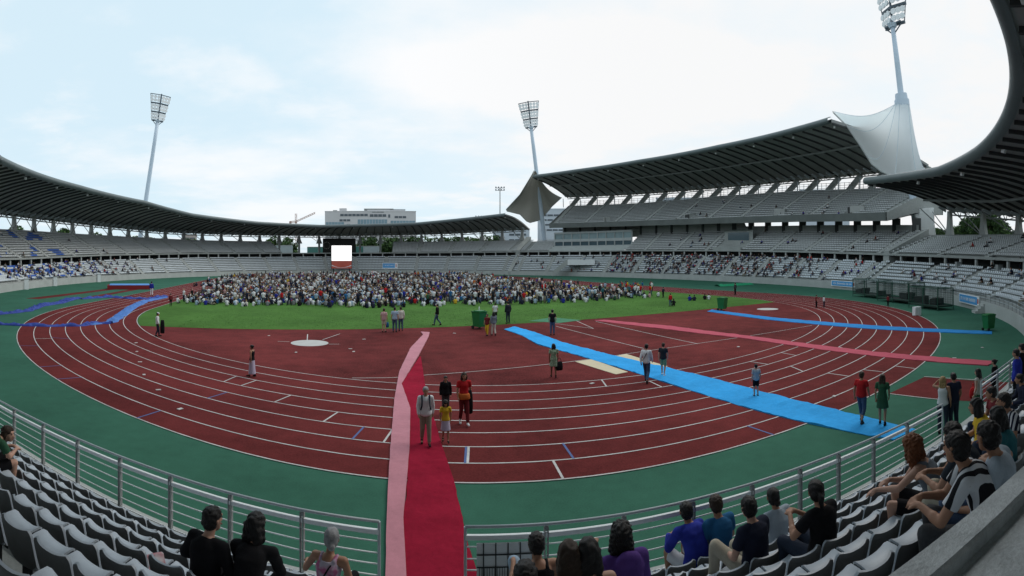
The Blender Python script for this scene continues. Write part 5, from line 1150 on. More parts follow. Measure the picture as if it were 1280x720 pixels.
    for k in ('L', 'R'):
        q = MB(); an, to = P['ank' + k], P['toe' + k]; dv = (to - an); dv.z = 0; dv = dv.normalized() if dv.length > .01 else Vector((0, 1, 0)); heel = Vector((an.x, an.y, min(an.z - .04, to.z + .02) if an.z < .3 else an.z - .045)) - dv * .035; capsule(q, heel, to, .042, .036); capsule(q, an - Vector((0, 0, .03)), an.lerp(to, .5), .044, .038)
        fuse(q, 'shoe', CL[shoes], root, min(vox, .016), 2)
    if strap:
        q = MB(); c, s_, f_, rx, ry = ring(.9, .1, .1); a1 = spine(.95) + s_ * strap[1] * .10
        for off in (-1, 1): pts_ = [a1, ring(.75, 0, 0)[0] + s_ * strap[1] * .05 + f_ * off * .14 * g, ring(.35, 0, 0)[0] - s_ * strap[1] * .07 + f_ * off * .135 * g, ring(.08, 0, 0)[0] - s_ * strap[1] * .165 + f_ * off * .07]; q.tube(pts_, .011, 6)
        q.build('bag_strap', CL[strap[0]], root)
    return root
def view_az(p): return math.atan2(p.x - CX, p.y - CY)
def stander(label, px, py, ty, face, **k):
    """feet at a pixel, crown at row ty; face: 0 away from the photographer, 180 towards, 90 to the right"""
    p = G(px, py); _, _, r = proj(p); h = r * (py - ty) / F; az = view_az(p) + R(face)
    p.z = k.pop('z', .02); k.setdefault('vox', .019 if r > 15 else .014); return make_person(label, p, -az, h / 1.715, **k)
def sitter(label, px, ty, face=0, row=None, sz=1.0, **k):
    """head column px and crown row ty in the photo pick the seat row and the place along it"""
    k.setdefault('pose', 'sit'); k.setdefault('vox', .011); hd = pose_joints(k['pose'])['head']; best = None
    for kr in ([row] if row is not None else range(0, 7)):
        d = R_D0 + (kr + .55) * R_DD - .17; z = R_Z0 + R_DZ * kr
        for t in np.linspace(-30, 8, 1901):
            q = opt(t, d, z); n_ = opt(t, d - 1, 0) - q; a = math.atan2(n_.y, n_.x) - math.pi / 2 - R(face); h_ = q + Vector((-hd.y * sz * math.sin(a), hd.y * sz * math.cos(a), (hd.z + .115) * sz)); x, y, r = proj(h_)
            if abs(x - px) < 3.0 and (best is None or abs(y - ty) + .3 * abs(x - px) < best[0]): best = (abs(y - ty) + .3 * abs(x - px), kr, q, a, z, y, r)
    e, kr, q, a, z, y, r = best; sc_ = sz * max(.95, min(1.05, (EYE - (ty - HROW) / F * r - z) / (EYE - (y - HROW) / F * r - z)))
    return make_person(label, q, a, sc_, **k)
# ---- people walking and standing on the track
stander('man in white shirt and cap holding a dark jacket, alone on the left bend', 197, 421, 391, 95, top=('long', 'white'), bottom=('trousers', 'darkjeans'), hair=('cap', 'black', 'white'), pose='walk', amp=.4, skin='tan')
stander('woman in black sleeveless top and long violet skirt crossing the lanes', 315, 471.5, 432, -60, top=('tank', 'black'), bottom=('longskirt', 'lavender'), hair=('bun', 'black'), pose='walk', amp=.45, female=True, skin='tan')
stander('man in cream shirt and shorts with a blue bag, at the grass edge', 480, 415.5, 386, 20, top=('tshirt', 'pink'), bottom=('shorts', 'cream'), hair=('short', 'brown'))
stander('man in pale blue shirt and jeans, left one of the embracing pair', 493.5, 415.5, 384.5, 10, top=('tshirt', 'lightblue'), bottom=('trousers', 'jeans'), hair=('short', 'black'))
stander('person in white shirt and jeans, right one of the embracing pair', 501, 414, 384, -10, top=('long', 'offwhite'), bottom=('trousers', 'jeans'), hair=('short', 'brown'))
stander('man in dark jacket, white cap and jeans striding on the grass', 546.5, 407, 380, -80, top=('jacket', 'black'), bottom=('trousers', 'jeans'), hair=('cap', 'black', 'white'), pose='walk', amp=.9)
stander('child in red top and yellow trousers next to the green bin', 609, 420, 393, -150, top=('tshirt', 'darkred'), bottom=('trousers', 'yellow'), hair=('short', 'black'), pose='walk', amp=.5, skin='tan')
stander('woman in grey top and white trousers behind the yellow-trousered child', 617, 420, 390.5, -20, top=('long', 'greytank'), bottom=('trousers', 'offwhite'), hair=('long', 'black'), pose='walk', amp=.4, female=True)
stander('man in white shirt and black shorts walking off past the green bin', 619, 402, 379, 0, top=('tshirt', 'white'), bottom=('shorts', 'black'), hair=('short', 'black'), pose='walk', amp=.5)
stander('person in dark clothes leaning on a stick at the end of the blue carpet', 635, 404.5, 377, -30, top=('jacket', 'darktee'), bottom=('trousers', 'darkjeans'), hair=('short', 'black'))
stander('man in black T-shirt and jeans standing at the far end of the blue carpet', 690.5, 419, 387.5, 5, top=('tshirt', 'black'), bottom=('trousers', 'jeans'), hair=('short', 'black'))
stander('woman in green patterned dress carrying a black bag', 692, 472.5, 430.5, -10, top=('dress', 'floral'), bottom=('none', ''), hair=('bob', 'black'), female=True, skin='brown', pose='walk', amp=.35)
stander('man in white shirt and grey jeans striding over the blue carpet', 808, 478.5, 431, 15, top=('long', 'white'), bottom=('trousers', 'jeans'), hair=('short', 'black'), pose='walk', amp=1.0, strap=('black', 1))
stander('man in black sleeveless shirt, green shorts and white socks on the blue carpet', 829, 470, 429.5, 15, top=('tshirt', 'darktee'), bottom=('shorts', 'palegreen'), hair=('short', 'brown'), shoes='white', pose='walk', amp=.5)
stander('boy in grey and blue jersey with black shorts standing on the lanes', 945, 496, 456, -25, top=('tshirt', 'wash'), bottom=('shorts', 'black'), hair=('short', 'black'), shoes='black')
stander('distant walker in dark red top on the right bend', 1020.5, 385, 369, 60, top=('tshirt', 'darkred'), bottom=('trousers', 'black'), hair=('short', 'brown'), vox=.03)
stander('distant walker in white top on the right bend', 1030, 384, 370, 60, top=('long', 'white'), bottom=('trousers', 'darkjeans'), hair=('short', 'black'), vox=.03)
stander('man in red T-shirt and rolled jeans stepping onto the blue carpet', 1077, 530, 467, 25, top=('tshirt', 'red'), bottom=('capri', 'jeans'), hair=('short', 'brown'), shoes='charcoal', pose='walk', amp=.7, skin='tan', z=.05)
stander('woman in dark sleeveless dress with long brown hair on the blue carpet', 1103, 533, 470, 10, top=('dress', 'green'), bottom=('none', ''), hair=('long', 'brown'), female=True, pose='walk', amp=.35, skin='tan', z=.05)
stander('man in white shirt and khaki trousers with backpack straps on the red carpet', 532, 558, 486, 176, top=('long', 'white'), bottom=('trousers', 'khaki'), hair=('short', 'grey'), pose='walk', amp=.55, skin='tan', z=.05)
bp_ = None
stander('girl in yellow top with lavender wrap and dark curly hair on the red carpet', 557, 554.5, 503, 176, top=('tshirt', 'yellow'), bottom=('skirt', 'lavender'), hair=('curly', 'black'), pose='walk', amp=.5, female=True, skin='tan', z=.05, headscale=1.12)
stander('boy in black hooded jacket behind the girl in yellow', 557, 519, 471.5, 178, top=('jacket', 'black', 'hood'), bottom=('trousers', 'charcoal'), hair=('short', 'black'), pose='stand', skin='tan', headscale=1.08, z=.03)
stander('woman in red blouse and red trousers with an orange sash', 580, 532, 467, 170, top=('tshirt', 'red'), bottom=('trousers', 'darkred'), hair=('bob', 'brown'), shoes='white', pose='walk', amp=.55, female=True, skin='tan', z=.03)
for px, py, ty, col, bt, lab, hr in ((189.5, 370, 352, 'royal', 'white', 'person in blue top and white trousers beyond the blue tarpaulin', 'short'), (213.5, 383, 367, 'darkred', 'black', 'person in dark red at the left corner of the grass', 'short'), (754, 373, 358, 'teal', 'darkjeans', 'person in dark teal jacket standing at the right end of the crowd', 'short'), (838, 383, 367, 'red', 'jeans', 'person in red vest standing apart, right of the crowd', 'short'), (919, 369, 353.5, 'charcoal', 'black', 'lone dark figure standing on the far right straight', 'short'), (829, 372, 359, 'navy', 'black', 'lone figure in navy on the right edge of the grass', 'short'), (1110, 383, 369, 'darkred', 'black', 'person in dark red sitting position standing in front of the cages', 'short')):
    stander(lab.replace(' sitting position', ''), px, py, ty, random.uniform(-60, 60), top=('long', col), bottom=('trousers', bt), hair=(hr, 'black'), vox=.03)
# bags they hold
def held_bag(label, p, size, m, loop=True):
    rt = thing('bag', label, 'bag', tuple(p)); mb = MB(); w_, d_, h_ = size; rows = []
    for z, kx, ky in ((-.5, .7, .6), (-.45, .95, .95), (-.1, 1.0, 1.05), (.3, .9, .85), (.48, .75, .45), (.5, .7, .3)): rows.append([(math.copysign(abs(math.cos(q)) ** .6, math.cos(q)) * kx * w_ / 2, math.copysign(abs(math.sin(q)) ** .6, math.sin(q)) * ky * d_ / 2, z * h_) for q in np.linspace(0, 2 * math.pi, 17)[:-1]])
    mb.grid(rows, close=True); mb.add(rows[0], [tuple(reversed(range(16)))]); mb.add(rows[-1], [tuple(range(16))]); mb.build('body', m, rt, smooth=True)
    if not loop: return rt
    q = MB(); q.tube([(w_ * .28 * math.cos(a), 0, h_ * .46 + h_ * .42 * math.sin(a)) for a in np.linspace(0, math.pi, 10)], .012, 6); q.build('handle', m, rt); return rt
p = G(699, 472); held_bag('black handbag hanging from the hand of the woman in green', (p.x, p.y, .55), (.36, .16, .42), CL['black'])
p = G(483.5, 415); held_bag('small blue bag held by the man in cream shorts', (p.x, p.y, .55), (.34, .2, .4), CL['blue'])
p = G(203, 421.5); held_bag('dark jacket carried over the arm of the man in the white cap', (p.x, p.y, .75), (.32, .2, .95), CL['black'], False)
p = G(806, 477); held_bag('black shoulder bag on the hip of the man in white', (p.x - .05, p.y - .1, .98), (.26, .14, .22), CL['black'])
p = G(585, 531); held_bag('dark coat hanging from the arm of the woman in red', (p.x, p.y - .05, .78), (.30, .18, .78), CL['black'], False)
pp = [o for o in C.objects if o.get('label', '').startswith('man in white shirt and khaki')][0]
for s in (-1, 1):
    q = MB(); q.tube([(s * .10, -.10, 1.42), (s * .115, .03, 1.475), (s * .115, .125, 1.36), (s * .12, .145, 1.2), (s * .15, .07, 1.06)], .022, 6); q.build('backpack_strap', CL['navy'], pp)
q = MB(); ellip(q, (0, -.20, 1.24), (.15, .09, .22)); q.build('backpack', CL['navy'], pp, smooth=True)
p = G(557, 512); q = None
wr = [o for o in C.objects if o.get('label', '').startswith('woman in red blouse')][0]
q = MB(); ringloft(q, [(Vector((0, 0, z)), Vector((1, 0, 0)), Vector((0, 1, 0)), rx, ry) for z, rx, ry in ((.86, .205, .165), (.90, .21, .17), (1.0, .195, .155), (1.05, .17, .135))]); q.build('sash', CL['orange'], wr, smooth=True)

# ---- people on the right, by the railing end
stander('blonde woman in white vest top shading her eyes beside the railing end', 1178.5, 543, 472, 10, top=('tank', 'white'), bottom=('trousers', 'darkjeans'), hair=('long', 'blond'), female=True, skin='tan', J=dict(elbL=(-.30, .05, 1.42), wriL=(-.14, .14, 1.60), tipL=(-.05, .17, 1.63)))
stander('man in navy T-shirt standing right beside the blonde woman', 1192, 540, 467.5, -35, top=('tshirt', 'navy'), bottom=('trousers', 'darkjeans'), hair=('short', 'black'), skin='tan')
stander('woman with long black hair in white top and green skirt with a red bag', 1223, 527, 462, -65, top=('sleeveless', 'offwhite'), bottom=('skirt', 'green'), hair=('long', 'black'), female=True, skin='light')
p = G(1216, 525); held_bag('red shoulder bag held by the black-haired woman in white', (p.x, p.y, .95), (.34, .2, .36), CL['red'])
def on_row(label, px, row_t, d, z, ty, face, **k):
    best = min(((abs(proj(opt(t, d, z))[0] - px), t) for t in np.linspace(-12, 3.5, 2401)))[1]; q = opt(best, d, z); r = proj(q)[2]; h = EYE - (ty - HROW) / F * r - z; k.setdefault('vox', .014)
    h = max(1.5, min(1.95, h)); return make_person(label, q, -(view_az(q) + R(face)), h / 1.715, **k)
stander('woman in black suit with tied-up hair standing at the right-hand railing', 1243, 505, 450, -70, top=('long', 'black'), bottom=('trousers', 'black'), hair=('bun', 'black'), female=True)
on_row('man in blue tracksuit top standing among the right-hand seats at the picture edge', 1271, 0, 1.0, 1.0, 437, -75, top=('jacket', 'trackblue'), bottom=('trousers', 'black'), hair=('short', 'black'), skin='tan')
on_row('person with dark hair standing behind the man in the blue tracksuit top', 1278, 0, .9, 1.0, 430, -60, top=('long', 'black'), bottom=('trousers', 'black'), hair=('short', 'black'))

# ---- spectators sitting in front of the photographer
sitter('person in black with shaggy black hair sitting second row from the left seats', 264, 637, 8, 3, top=('long', 'black'), bottom=('trousers', 'black'), hair=('short', 'black'), turn=-12, pose='sit', J=dict(elbL=(-.30, .02, .74)))
sitter('person in black with chin-length dark hair beside the shaggy-haired one', 319, 654, -6, 3, top=('long', 'black'), bottom=('trousers', 'black'), hair=('bob', 'black'), turn=-20, female=True, pose='lean')
sitter('woman with tied grey hair in a pink tie-dye vest with a black shoulder strap', 414, 661, 5, 1, top=('tank', 'tiedye'), bottom=('trousers', 'black'), hair=('lowbun', 'grey'), turn=8, female=True, skin='tan', strap=('black', 1), J=dict(elbL=(-.33, .06, .72), wriL=(-.42, .30, .66), tipL=(-.45, .39, .63)))
sitter('person with brown hair bending forward at the far left picture edge', -4, 541, 10, 3, top=('tshirt', 'green'), bottom=('shorts', 'black'), hair=('bob', 'brown'), turn=-50, pose='lean', skin='light', J=dict(neck=(0, .28, .86), head=(0, .39, .92), shL=(-.18, .24, .82), shR=(.18, .24, .82)))
sitter('man with short black hair in a black sleeveless shirt, right of the carpet', 671, 667, -4, 1, top=('tank', 'black'), bottom=('trousers', 'lightblue'), hair=('short', 'black'), skin='tan', J=dict(kneeL=(-.20, .36, .80), ankL=(-.14, .44, .46), toeL=(-.12, .56, .42), wriL=(-.22, .30, .84), tipL=(-.2, .38, .84), elbL=(-.27, .06, .74)))
sitter('woman with long straight brown hair, left of the pair with black hair', 711, 677, -4, 3, top=('tank', 'charcoal'), bottom=('trousers', 'jeans'), hair=('long', 'brown'), female=True, skin='light')
sitter('woman with long glossy black hair sitting close beside the brown-haired one', 737, 674, 2, 3, top=('tank', 'black'), bottom=('trousers', 'jeans'), hair=('long', 'black'), female=True, skin='light')
sitter('person with curly black hair in a purple hooded top', 777, 655, -6, 2, top=('jacket', 'purple', 'hood'), bottom=('trousers', 'darkjeans'), hair=('curly', 'black'), turn=-25, skin='tan', J=dict(elbL=(-.26, .14, .86), wriL=(-.18, .36, .92), tipL=(-.14, .44, .95)))
sitter('short-haired person half hidden at the bottom edge, left of the long-haired women', 660, 709, 0, 4, J=dict(neck=(0, .14, .86), head=(0, .21, .97), shL=(-.18, .12, .81), shR=(.18, .12, .81)), top=('tshirt', 'black'), bottom=('trousers', 'jeans'), hair=('short', 'black'), skin='tan')
sitter('boy in royal blue tracksuit top with white stripe and white shorts', 856, 629, -12, 0, top=('jacket', 'trackblue'), bottom=('shorts', 'white'), hair=('short', 'black'), turn=-15, skin='tan', pose='lean')
sitter('man in teal blue T-shirt sitting close to the railing', 893, 613, -5, 0, top=('tshirt', 'blue'), bottom=('trousers', 'darkjeans'), hair=('short', 'brown'), turn=-10, skin='tan')
sitter('man in dark navy T-shirt with pale cargo trousers', 938, 622, -14, 2, top=('tshirt', 'navy'), bottom=('trousers', 'cream'), hair=('short', 'black'), turn=-18, skin='light', pose='sit', J=dict(kneeL=(-.22, .40, .66), ankL=(-.2, .46, .22)))
sitter('woman with a black ponytail bun in a white blouse', 967, 611, -5, 1, top=('tshirt', 'wash'), bottom=('trousers', 'darkjeans'), hair=('lowbun', 'black'), turn=-20, female=True, skin='tan')
sitter('person in black T-shirt with dark hair tied flat, bare forearms clasped', 1022, 620, -8, 3, top=('tshirt', 'black'), bottom=('trousers', 'darkjeans'), hair=('pony', 'black'), turn=-25, skin='tan', J=dict(elbL=(-.28, .16, .72), wriL=(-.12, .36, .82), tipL=(-.06, .44, .84), wriR=(.0, .36, .82), tipR=(-.04, .45, .84)))
sitter('red-haired woman in a grey vest top leaning her arm on her knee', 1141, 546, -30, 4, top=('tank', 'greytank'), bottom=('shorts', 'black'), hair=('curly', 'red'), turn=-35, female=True, skin='light', pose='lean', vox=.009, J=dict(wriL=(-.2, .58, .70), tipL=(-.22, .68, .66), elbL=(-.27, .34, .76)))
sitter('man in dark blue jersey with black hair, looking left, nearest the yellow shirt', 1192, 529, -25, 5, top=('tshirt', 'darktee'), bottom=('trousers', 'cream'), hair=('short', 'black'), turn=-42, skin='tan', vox=.009, pose='lean')
sitter('man in black and white striped jersey and cap resting on his knees', 1194, 566, -30, 6, top=('tshirt', 'stripes'), bottom=('trousers', 'charcoal'), hair=('short', 'black'), turn=-30, skin='tan', vox=.008, pose='lean')
sitter('man in pale grey T-shirt resting his bare arm on the concrete parapet', 1236, 537, -25, 6, top=('tshirt', 'wash'), bottom=('trousers', 'jeans'), hair=('short', 'black'), turn=-40, skin='tan', vox=.008, J=dict(elbR=(.34, -.06, .86), wriR=(.12, .10, .92), tipR=(.03, .14, .93)))
sitter('person in yellow T-shirt with dark hair sitting near the railing end', 1218, 495, -35, 3, top=('tshirt', 'yellow'), bottom=('trousers', 'cream'), hair=('bob', 'black'), turn=-20, skin='tan')
sitter('bearded man in navy and white striped jersey at the right picture edge', 1257, 492, -55, 4, top=('tshirt', 'stripes_navy'), bottom=('trousers', 'darkjeans'), hair=('short', 'black'), turn=-30, skin='tan')
sitter('person with long dark hair in a dark teal top below the striped jersey', 1248, 514, -20, 5, top=('tshirt', 'teal'), bottom=('trousers', 'darkjeans'), hair=('bob', 'black'), turn=-40, female=True, skin='tan')
sitter('person in dark clothes sitting high up at the right picture edge', 1277, 468, -40, 2, top=('long', 'navy'), bottom=('trousers', 'darkjeans'), hair=('short', 'black'), turn=-20, skin='tan')
sitter('person in red top half hidden behind the striped navy jersey', 1236, 478, -45, 2, top=('tshirt', 'darkred'), bottom=('trousers', 'darkjeans'), hair=('short', 'black'), turn=-20, skin='tan')
# a folded newspaper left on a seat at the bottom left
t_ = min((abs(proj(opt(t, 2.9, 2.5))[0] - 184), t) for t in np.linspace(-30, 0, 1500))[1]; q = opt(t_, R_D0 + 3.3 * R_DD, R_Z0 + 3 * R_DZ + .43); mb = MB(); rows = [[(x, y, .03 * math.sin(x * 9) + .02 * math.cos(y * 14 + k)) for x in np.linspace(-.19, .19, 9)] for y, k in zip(np.linspace(-.14, .14, 7), range(7))]
mb.grid(rows); o = mb.build('newspaper', special('newsprint', ((.55, .55, .56), (.42, .20, .22)), 'noise', 7.0)); o.location = q; o.rotation_euler = (.2, .1, .6); tag(o, 'crumpled newspaper lying on a grey seat at the bottom left', 'newspaper')

# ------------------------------------------------------------------ the crowd on the grass and the spectators in the stands
def crowd_shape(kind, n=7):
    """small figure: parts 0 skin, 1 top, 2 legs, 3 hair"""
    mb = MB()
    if kind in ('sit', 'kneel', 'bench'):
        b = {'sit': .0, 'kneel': .14, 'bench': .42}[kind]
        mb.tube([(0, 0, b), (0, .0, b + .10), (0, -.01, b + .30), (0, .03, b + .47), (0, .04, b + .56)], [.17, .19, .155, .175, .075], n, 1)
        for s in (-1, 1):
            if kind == 'sit': mb.tube([(s * .10, .02, b + .09), (s * .20, .36, b + .30), (s * .12, .52, b + .05)], [.095, .07, .05], 5, 2)
            elif kind == 'kneel': mb.tube([(s * .10, .0, b + .09), (s * .13, .34, b - .02), (s * .12, .0, b - .08)], [.095, .07, .05], 5, 2)
            else: mb.tube([(s * .10, .0, b + .09), (s * .13, .42, b + .09), (s * .12, .42, b - .38)], [.095, .075, .05], 5, 2)
            mb.tube([(s * .17, .03, b + .46), (s * .26, .10, b + .24)], [.062, .05], 5, 1); mb.tube([(s * .26, .10, b + .24), (s * .16, .30, b + .26)], [.04, .035], 5, 0)
        hz = b + .67; hy = .06
    else:
        for s in (-1, 1): mb.tube([(s * .09, .0, .92), (s * .10, .02 + (.12 * s if kind == 'walk' else 0), .48), (s * .10, -.02 + (.22 * s if kind == 'walk' else 0), .02)], [.105, .072, .05], 6, 2)
        mb.tube([(0, 0, .84), (0, 0, .98), (0, -.01, 1.15), (0, 0, 1.36), (0, 0, 1.46)], [.16, .175, .15, .185, .07], n, 1)
        for s in (-1, 1): mb.tube([(s * .18, 0, 1.37), (s * .24, -.02, 1.12)], [.065, .052], 5, 1); mb.tube([(s * .24, -.02, 1.12), (s * .23, .08, .88)], [.042, .034], 5, 0)
        hz = 1.58; hy = .02
    mb.tube([(0, hy - .01, hz - .14), (0, hy, hz - .09), (0, hy + .02, hz - .03), (0, hy + .015, hz + .05), (0, hy, hz + .10)], [.05, .068, .082, .078, .04], 8, 0)
    mb.tube([(0, hy - .05, hz - .06), (0, hy - .035, hz), (0, hy - .018, hz + .06), (0, hy - .01, hz + .115), (0, hy - .01, hz + .125)], [.06, .088, .092, .055, .02], 8, 3)
    return mb
KINDS = {k: crowd_shape(k) for k in ('sit', 'kneel', 'bench', 'stand', 'walk')}
TOPS = [('white', .34), ('offwhite', .03), ('navy', .24), ('black', .16), ('darktee', .06), ('royal', .06), ('lightblue', .10), ('red', .03), ('darkred', .02), ('grey', .04), ('yellow', .006), ('green', .01), ('pink', .015), ('purple', .01), ('orange', .008), ('blue', .03)]
TN = [a for a, _ in TOPS]; TW = np.array([b for _, b in TOPS]); TW /= TW.sum()
LEGS = ['jeans', 'darkjeans', 'black', 'khaki', 'navy']; HR = ['black', 'black', 'brown', 'brown', 'blond']; SKN = ['light', 'tan', 'tan', 'brown']
PAL = [CL[k] for k in TN] + [CL[k] for k in LEGS] + [HAIR['black'], HAIR['brown'], HAIR['blond']] + [SK['light'], SK['tan'], SK['brown']]
PI = {m.name: i for i, m in enumerate(PAL)}
class Mass:
    def __init__(s): s.v = []; s.f = []; s.m = []
    def put(s, kind, x, y, z, a, sc_, top, leg, hair, skin):
        k = KINDS[kind]; o = len(s.v); ca, sa = math.cos(a) * sc_, math.sin(a) * sc_; ids = [PI[skin.name], PI[top.name], PI[leg.name], PI[hair.name]]
        s.v += [(x + p * ca - q * sa, y + p * sa + q * ca, z + h * sc_) for p, q, h in k.v]; s.f += [tuple(i + o for i in f) for f in k.f]; s.m += [ids[i] for i in k.m]
    def build(s, name):
        mb = MB(); mb.v, mb.f, mb.m = s.v, s.f, s.m; return mb.build(name, PAL, smooth=True)
front = [(170, 371), (222, 377.5), (240, 381.5), (270, 382.5), (300, 384.5), (330, 383), (400, 385.5), (470, 385.5), (560, 383.5), (640, 382), (700, 379.5), (745, 377.5), (790, 374), (806, 370)]
FP = [G(*p) for p in front]; fa = [math.atan2(p.x - CX, p.y - CY) for p in FP]; fr = [math.hypot(p.x - CX, p.y - CY) for p in FP]
pts = []
tries = 0
gridc = {}
while len(pts) < 9500 and tries < 300000:
    tries += 1; x = rng.uniform(-42, 36); y = rng.uniform(-4, 120); a = math.atan2(x - CX, y - CY); r = math.hypot(x - CX, y - CY); f0 = float(np.interp(a, fa, fr))
    if a < fa[0] or a > fa[-1] or r < f0: continue
    if y < 0 and x * x + y * y > 34.5 ** 2: continue
    lim = 30 + max(0, y - 60) * .1
    if x > lim or (x < -36 and y < 45) or (x < -36 and rng.random() < .5): continue
    dep = r - f0
    if dep < 7 and rng.random() > .30 + dep * .10: continue
    key = (int(x / .72), int(y / .72))
    if key in gridc: continue
    gridc[key] = 1; pts.append((x, y, r, dep))
pts.sort(key=lambda p: p[3] + p[2] * .35)
mass = Mass(); inds = 0; protos = {}
def section(px):
    for lim, nm in ((262, 'at its left end'), (350, 'left of the shot-put circle line'), (440, 'below the white screen'), (520, 'behind the embracing pair'), (592, 'behind the man in white cap'), (660, 'behind the green bin'), (730, 'behind the man in black T-shirt')):
        if px < lim: return nm
    return 'at the right end of the crowd'
COLN = dict(white='white', offwhite='cream', navy='navy', black='black', darktee='charcoal', royal='blue', lightblue='sky-blue', red='red', darkred='maroon', grey='grey', yellow='yellow', green='green', pink='pink', purple='purple', orange='orange', blue='teal')
for i, (x, y, r, dep) in enumerate(pts):
    u = rng.random(); standp = .26 if dep < 6 else .07; kind = ('stand' if rng.random() < .6 else 'walk') if u < standp else ('sit' if u < .8 else 'kneel'); face = rng.normal(0, .5) - math.atan2(-16.5 - x, 150 - y)
    if rng.random() < .15: face = rng.uniform(0, 6.28)
    s_ = rng.normal(1.0, .05); tn = str(rng.choice(TN, p=TW)); leg = CL[LEGS[rng.integers(5)]]; hair = HAIR[HR[rng.integers(5)]]; skin = SK[SKN[rng.integers(4)]]
    if inds < 225:
        if kind not in protos:
            mb = MB(); k = KINDS[kind]; mb.v, mb.f, mb.m = list(k.v), list(k.f), list(k.m); o = mb.build('person', [SK['tan'], CL['white'], CL['jeans'], HAIR['black']], smooth=True); protos[kind] = o.data
        else: o = bpy.data.objects.new('person', protos[kind]); C.objects.link(o)
        o.location = (x, y, .016); o.rotation_euler = (0, 0, face); o.scale = (s_,) * 3
        for si, m in enumerate((skin, CL[tn], leg, hair)): o.material_slots[si].link = 'OBJECT'; o.material_slots[si].material = m
        sec = section(proj((x, y, 0))[0]); pz = {'sit': 'sitting', 'kneel': 'kneeling', 'stand': 'standing', 'walk': 'standing'}[kind]
        lab = f'person in {COLN[tn]} top {pz} at crowd front, {sec}'; tag(o, lab, 'person', f'crowd front {pz} {COLN[tn]} {sec}'); inds += 1
    else: mass.put(kind, x, y, .016, face, s_, CL[tn], leg, hair, skin)
tag(mass.build('crowd'), 'dense crowd in mostly white and dark clothes sitting on the grass', 'crowd', kind='stuff')
# small groups sitting apart on the grass right of the crowd
for px, py, tn, kd in ((862, 376, 'royal', 'sit'), (868, 376, 'navy', 'sit'), (881, 374.5, 'black', 'sit'), (886, 374.5, 'white', 'sit'), (823, 371.5, 'white', 'kneel'), (806, 373, 'white', 'sit'), (812, 372, 'pink', 'sit'), (842, 383, 'black', 'kneel'), (222, 379.5, 'white', 'kneel'), (234, 376, 'white', 'sit'), (242, 376, 'lightblue', 'sit')):
    p = G(px, py); o = bpy.data.objects.new('person', protos[kd]); C.objects.link(o); o.location = (p.x, p.y, .016); o.rotation_euler = (0, 0, rng.uniform(-1, 1))
    for si, m in enumerate((SK['tan'], CL[tn], CL['darkjeans'], HAIR['black'])): o.material_slots[si].link = 'OBJECT'; o.material_slots[si].material = m
    where = {862: 'first of four near the right-hand green bin', 868: 'second of four near the right-hand green bin', 881: 'third of four near the right-hand green bin', 886: 'closest to the right-hand green bin', 823: 'alone right of the crowd', 806: 'just off the right end of the crowd', 812: 'beside one in white off the crowd end', 842: 'next to the standing person in red', 222: 'at the left corner beside the dark red figure', 234: 'left of the sky-blue one at the grass corner', 242: 'at the left grass corner by the crowd'}[px]
    tag(o, f'person in {COLN[tn]} {"sitting" if kd == "sit" else "crouching"} on the grass, {where}', 'person')
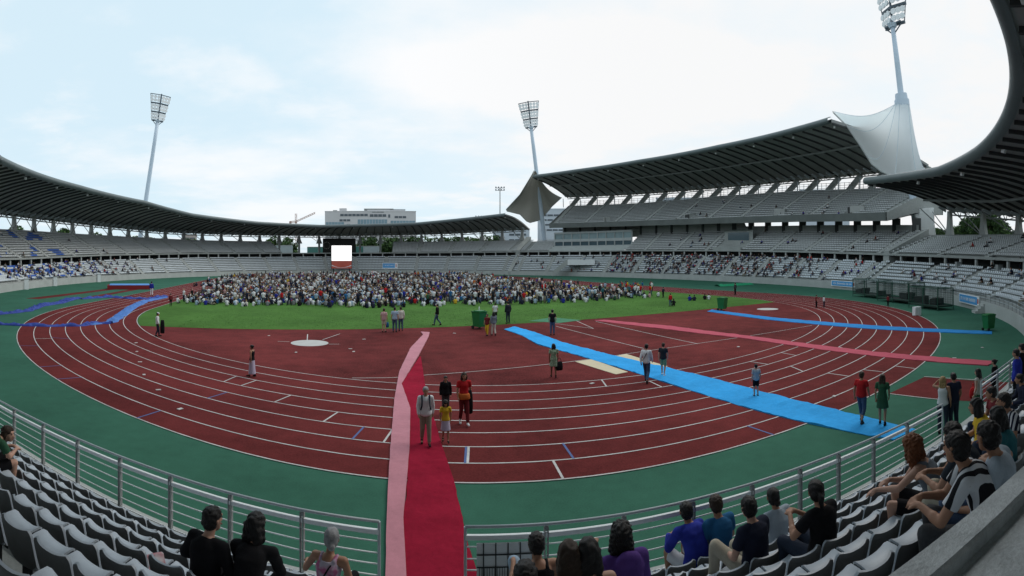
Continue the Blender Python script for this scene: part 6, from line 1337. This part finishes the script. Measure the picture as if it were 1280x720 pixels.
# spectators in the stands
sm_ = Mass()
for t, d, z in SEAT_SPOTS:
    tt2 = t if t > -80 else t + 360; lowt = d < 6.6
    if 137 < tt2 < 290 and lowt: dn = .20 * math.exp(-((tt2 - 258) / 11) ** 2) + (.12 if 262 < tt2 < 284 else 0)
    elif 250 < tt2 < 284: dn = .05 if noise.noise(Vector((tt2 * .5, d * .4, 2))) > .15 else .004
    elif 54.5 <= tt2 < 137 and lowt: dn = .34 if 74 < tt2 < 112 else (.22 if 66 < tt2 <= 74 else (.07 if tt2 <= 66 else .03))
    elif 54.5 <= tt2 < 104: dn = .015 if d < 7.9 or d < 15 else .003
    elif 9 < tt2 < 54.5: dn = .022 if lowt else .002
    else: dn = 0
    if dn and lowt and 54 < tt2 < 137: dn *= max(0, 1 + 1.5 * noise.noise(Vector((tt2 * .6, d * .5, 8))))
    if rng.random() > dn: continue
    p = opt(t, d - .05, z); px, py, r = proj(p)
    if r < 13: continue
    n_ = opt(t, d - 1, 0) - opt(t, d, 0); a = math.atan2(n_.y, n_.x) - math.pi / 2 + rng.normal(0, .25)
    dark = 137 < tt2 < 290; tn = str(rng.choice(['black', 'navy', 'darkred', 'white', 'royal', 'grey', 'brown_'.strip('_') if False else 'darktee', 'lightblue', 'red'], p=[.2, .16, .08, .16, .12, .08, .1, .05, .05]))
    sm_.put('bench', p.x, p.y, p.z - .02, a, rng.normal(1, .05), CL[tn], CL[LEGS[rng.integers(5)]], HAIR[HR[rng.integers(5)]], SK[SKN[rng.integers(4)]])
for t, d in ((14, 7.6), (19, 7.8), (24, 7.9), (31, 7.6), (36, 7.8), (44, 7.7), (60, 7.6), (66, 7.8), (18.2, 7.7), (23.1, 7.8), (30.2, 7.7)):
    p = opt(t, d, float(lo2(t)) + .02); sm_.put('stand', p.x, p.y, p.z, rng.uniform(0, 6), 1.0, CL[str(rng.choice(TN, p=TW))], CL['darkjeans'], HAIR['black'], SK['tan'])
tag(sm_.build('spectators'), 'small spectators scattered and clustered over the far seat rows', 'spectators', kind='stuff')
# the knots of athletes and staff standing on the far straight behind the crowd
for i in range(26):
    px = random.uniform(775, 816); py = random.uniform(362, 371); p = G(px, py); kd = random.choice(('stand', 'walk')); 
    if kd not in protos: continue
    tn = random.choice(['red', 'red', 'navy', 'white', 'teal', 'darkred', 'black', 'yellow', 'blue'])
    o = bpy.data.objects.new('person', protos[kd]); C.objects.link(o); o.location = (p.x, p.y, .02); o.rotation_euler = (0, 0, random.uniform(0, 6.28))
    for si, m in enumerate((SK['tan'], CL[tn], CL[random.choice(LEGS)], HAIR['black'])): o.material_slots[si].link = 'OBJECT'; o.material_slots[si].material = m
    cn = COLN.get(tn, tn); tag(o, f'person in {cn} top standing in the knot at the right end of the crowd', 'person', f'standing knot {cn}')
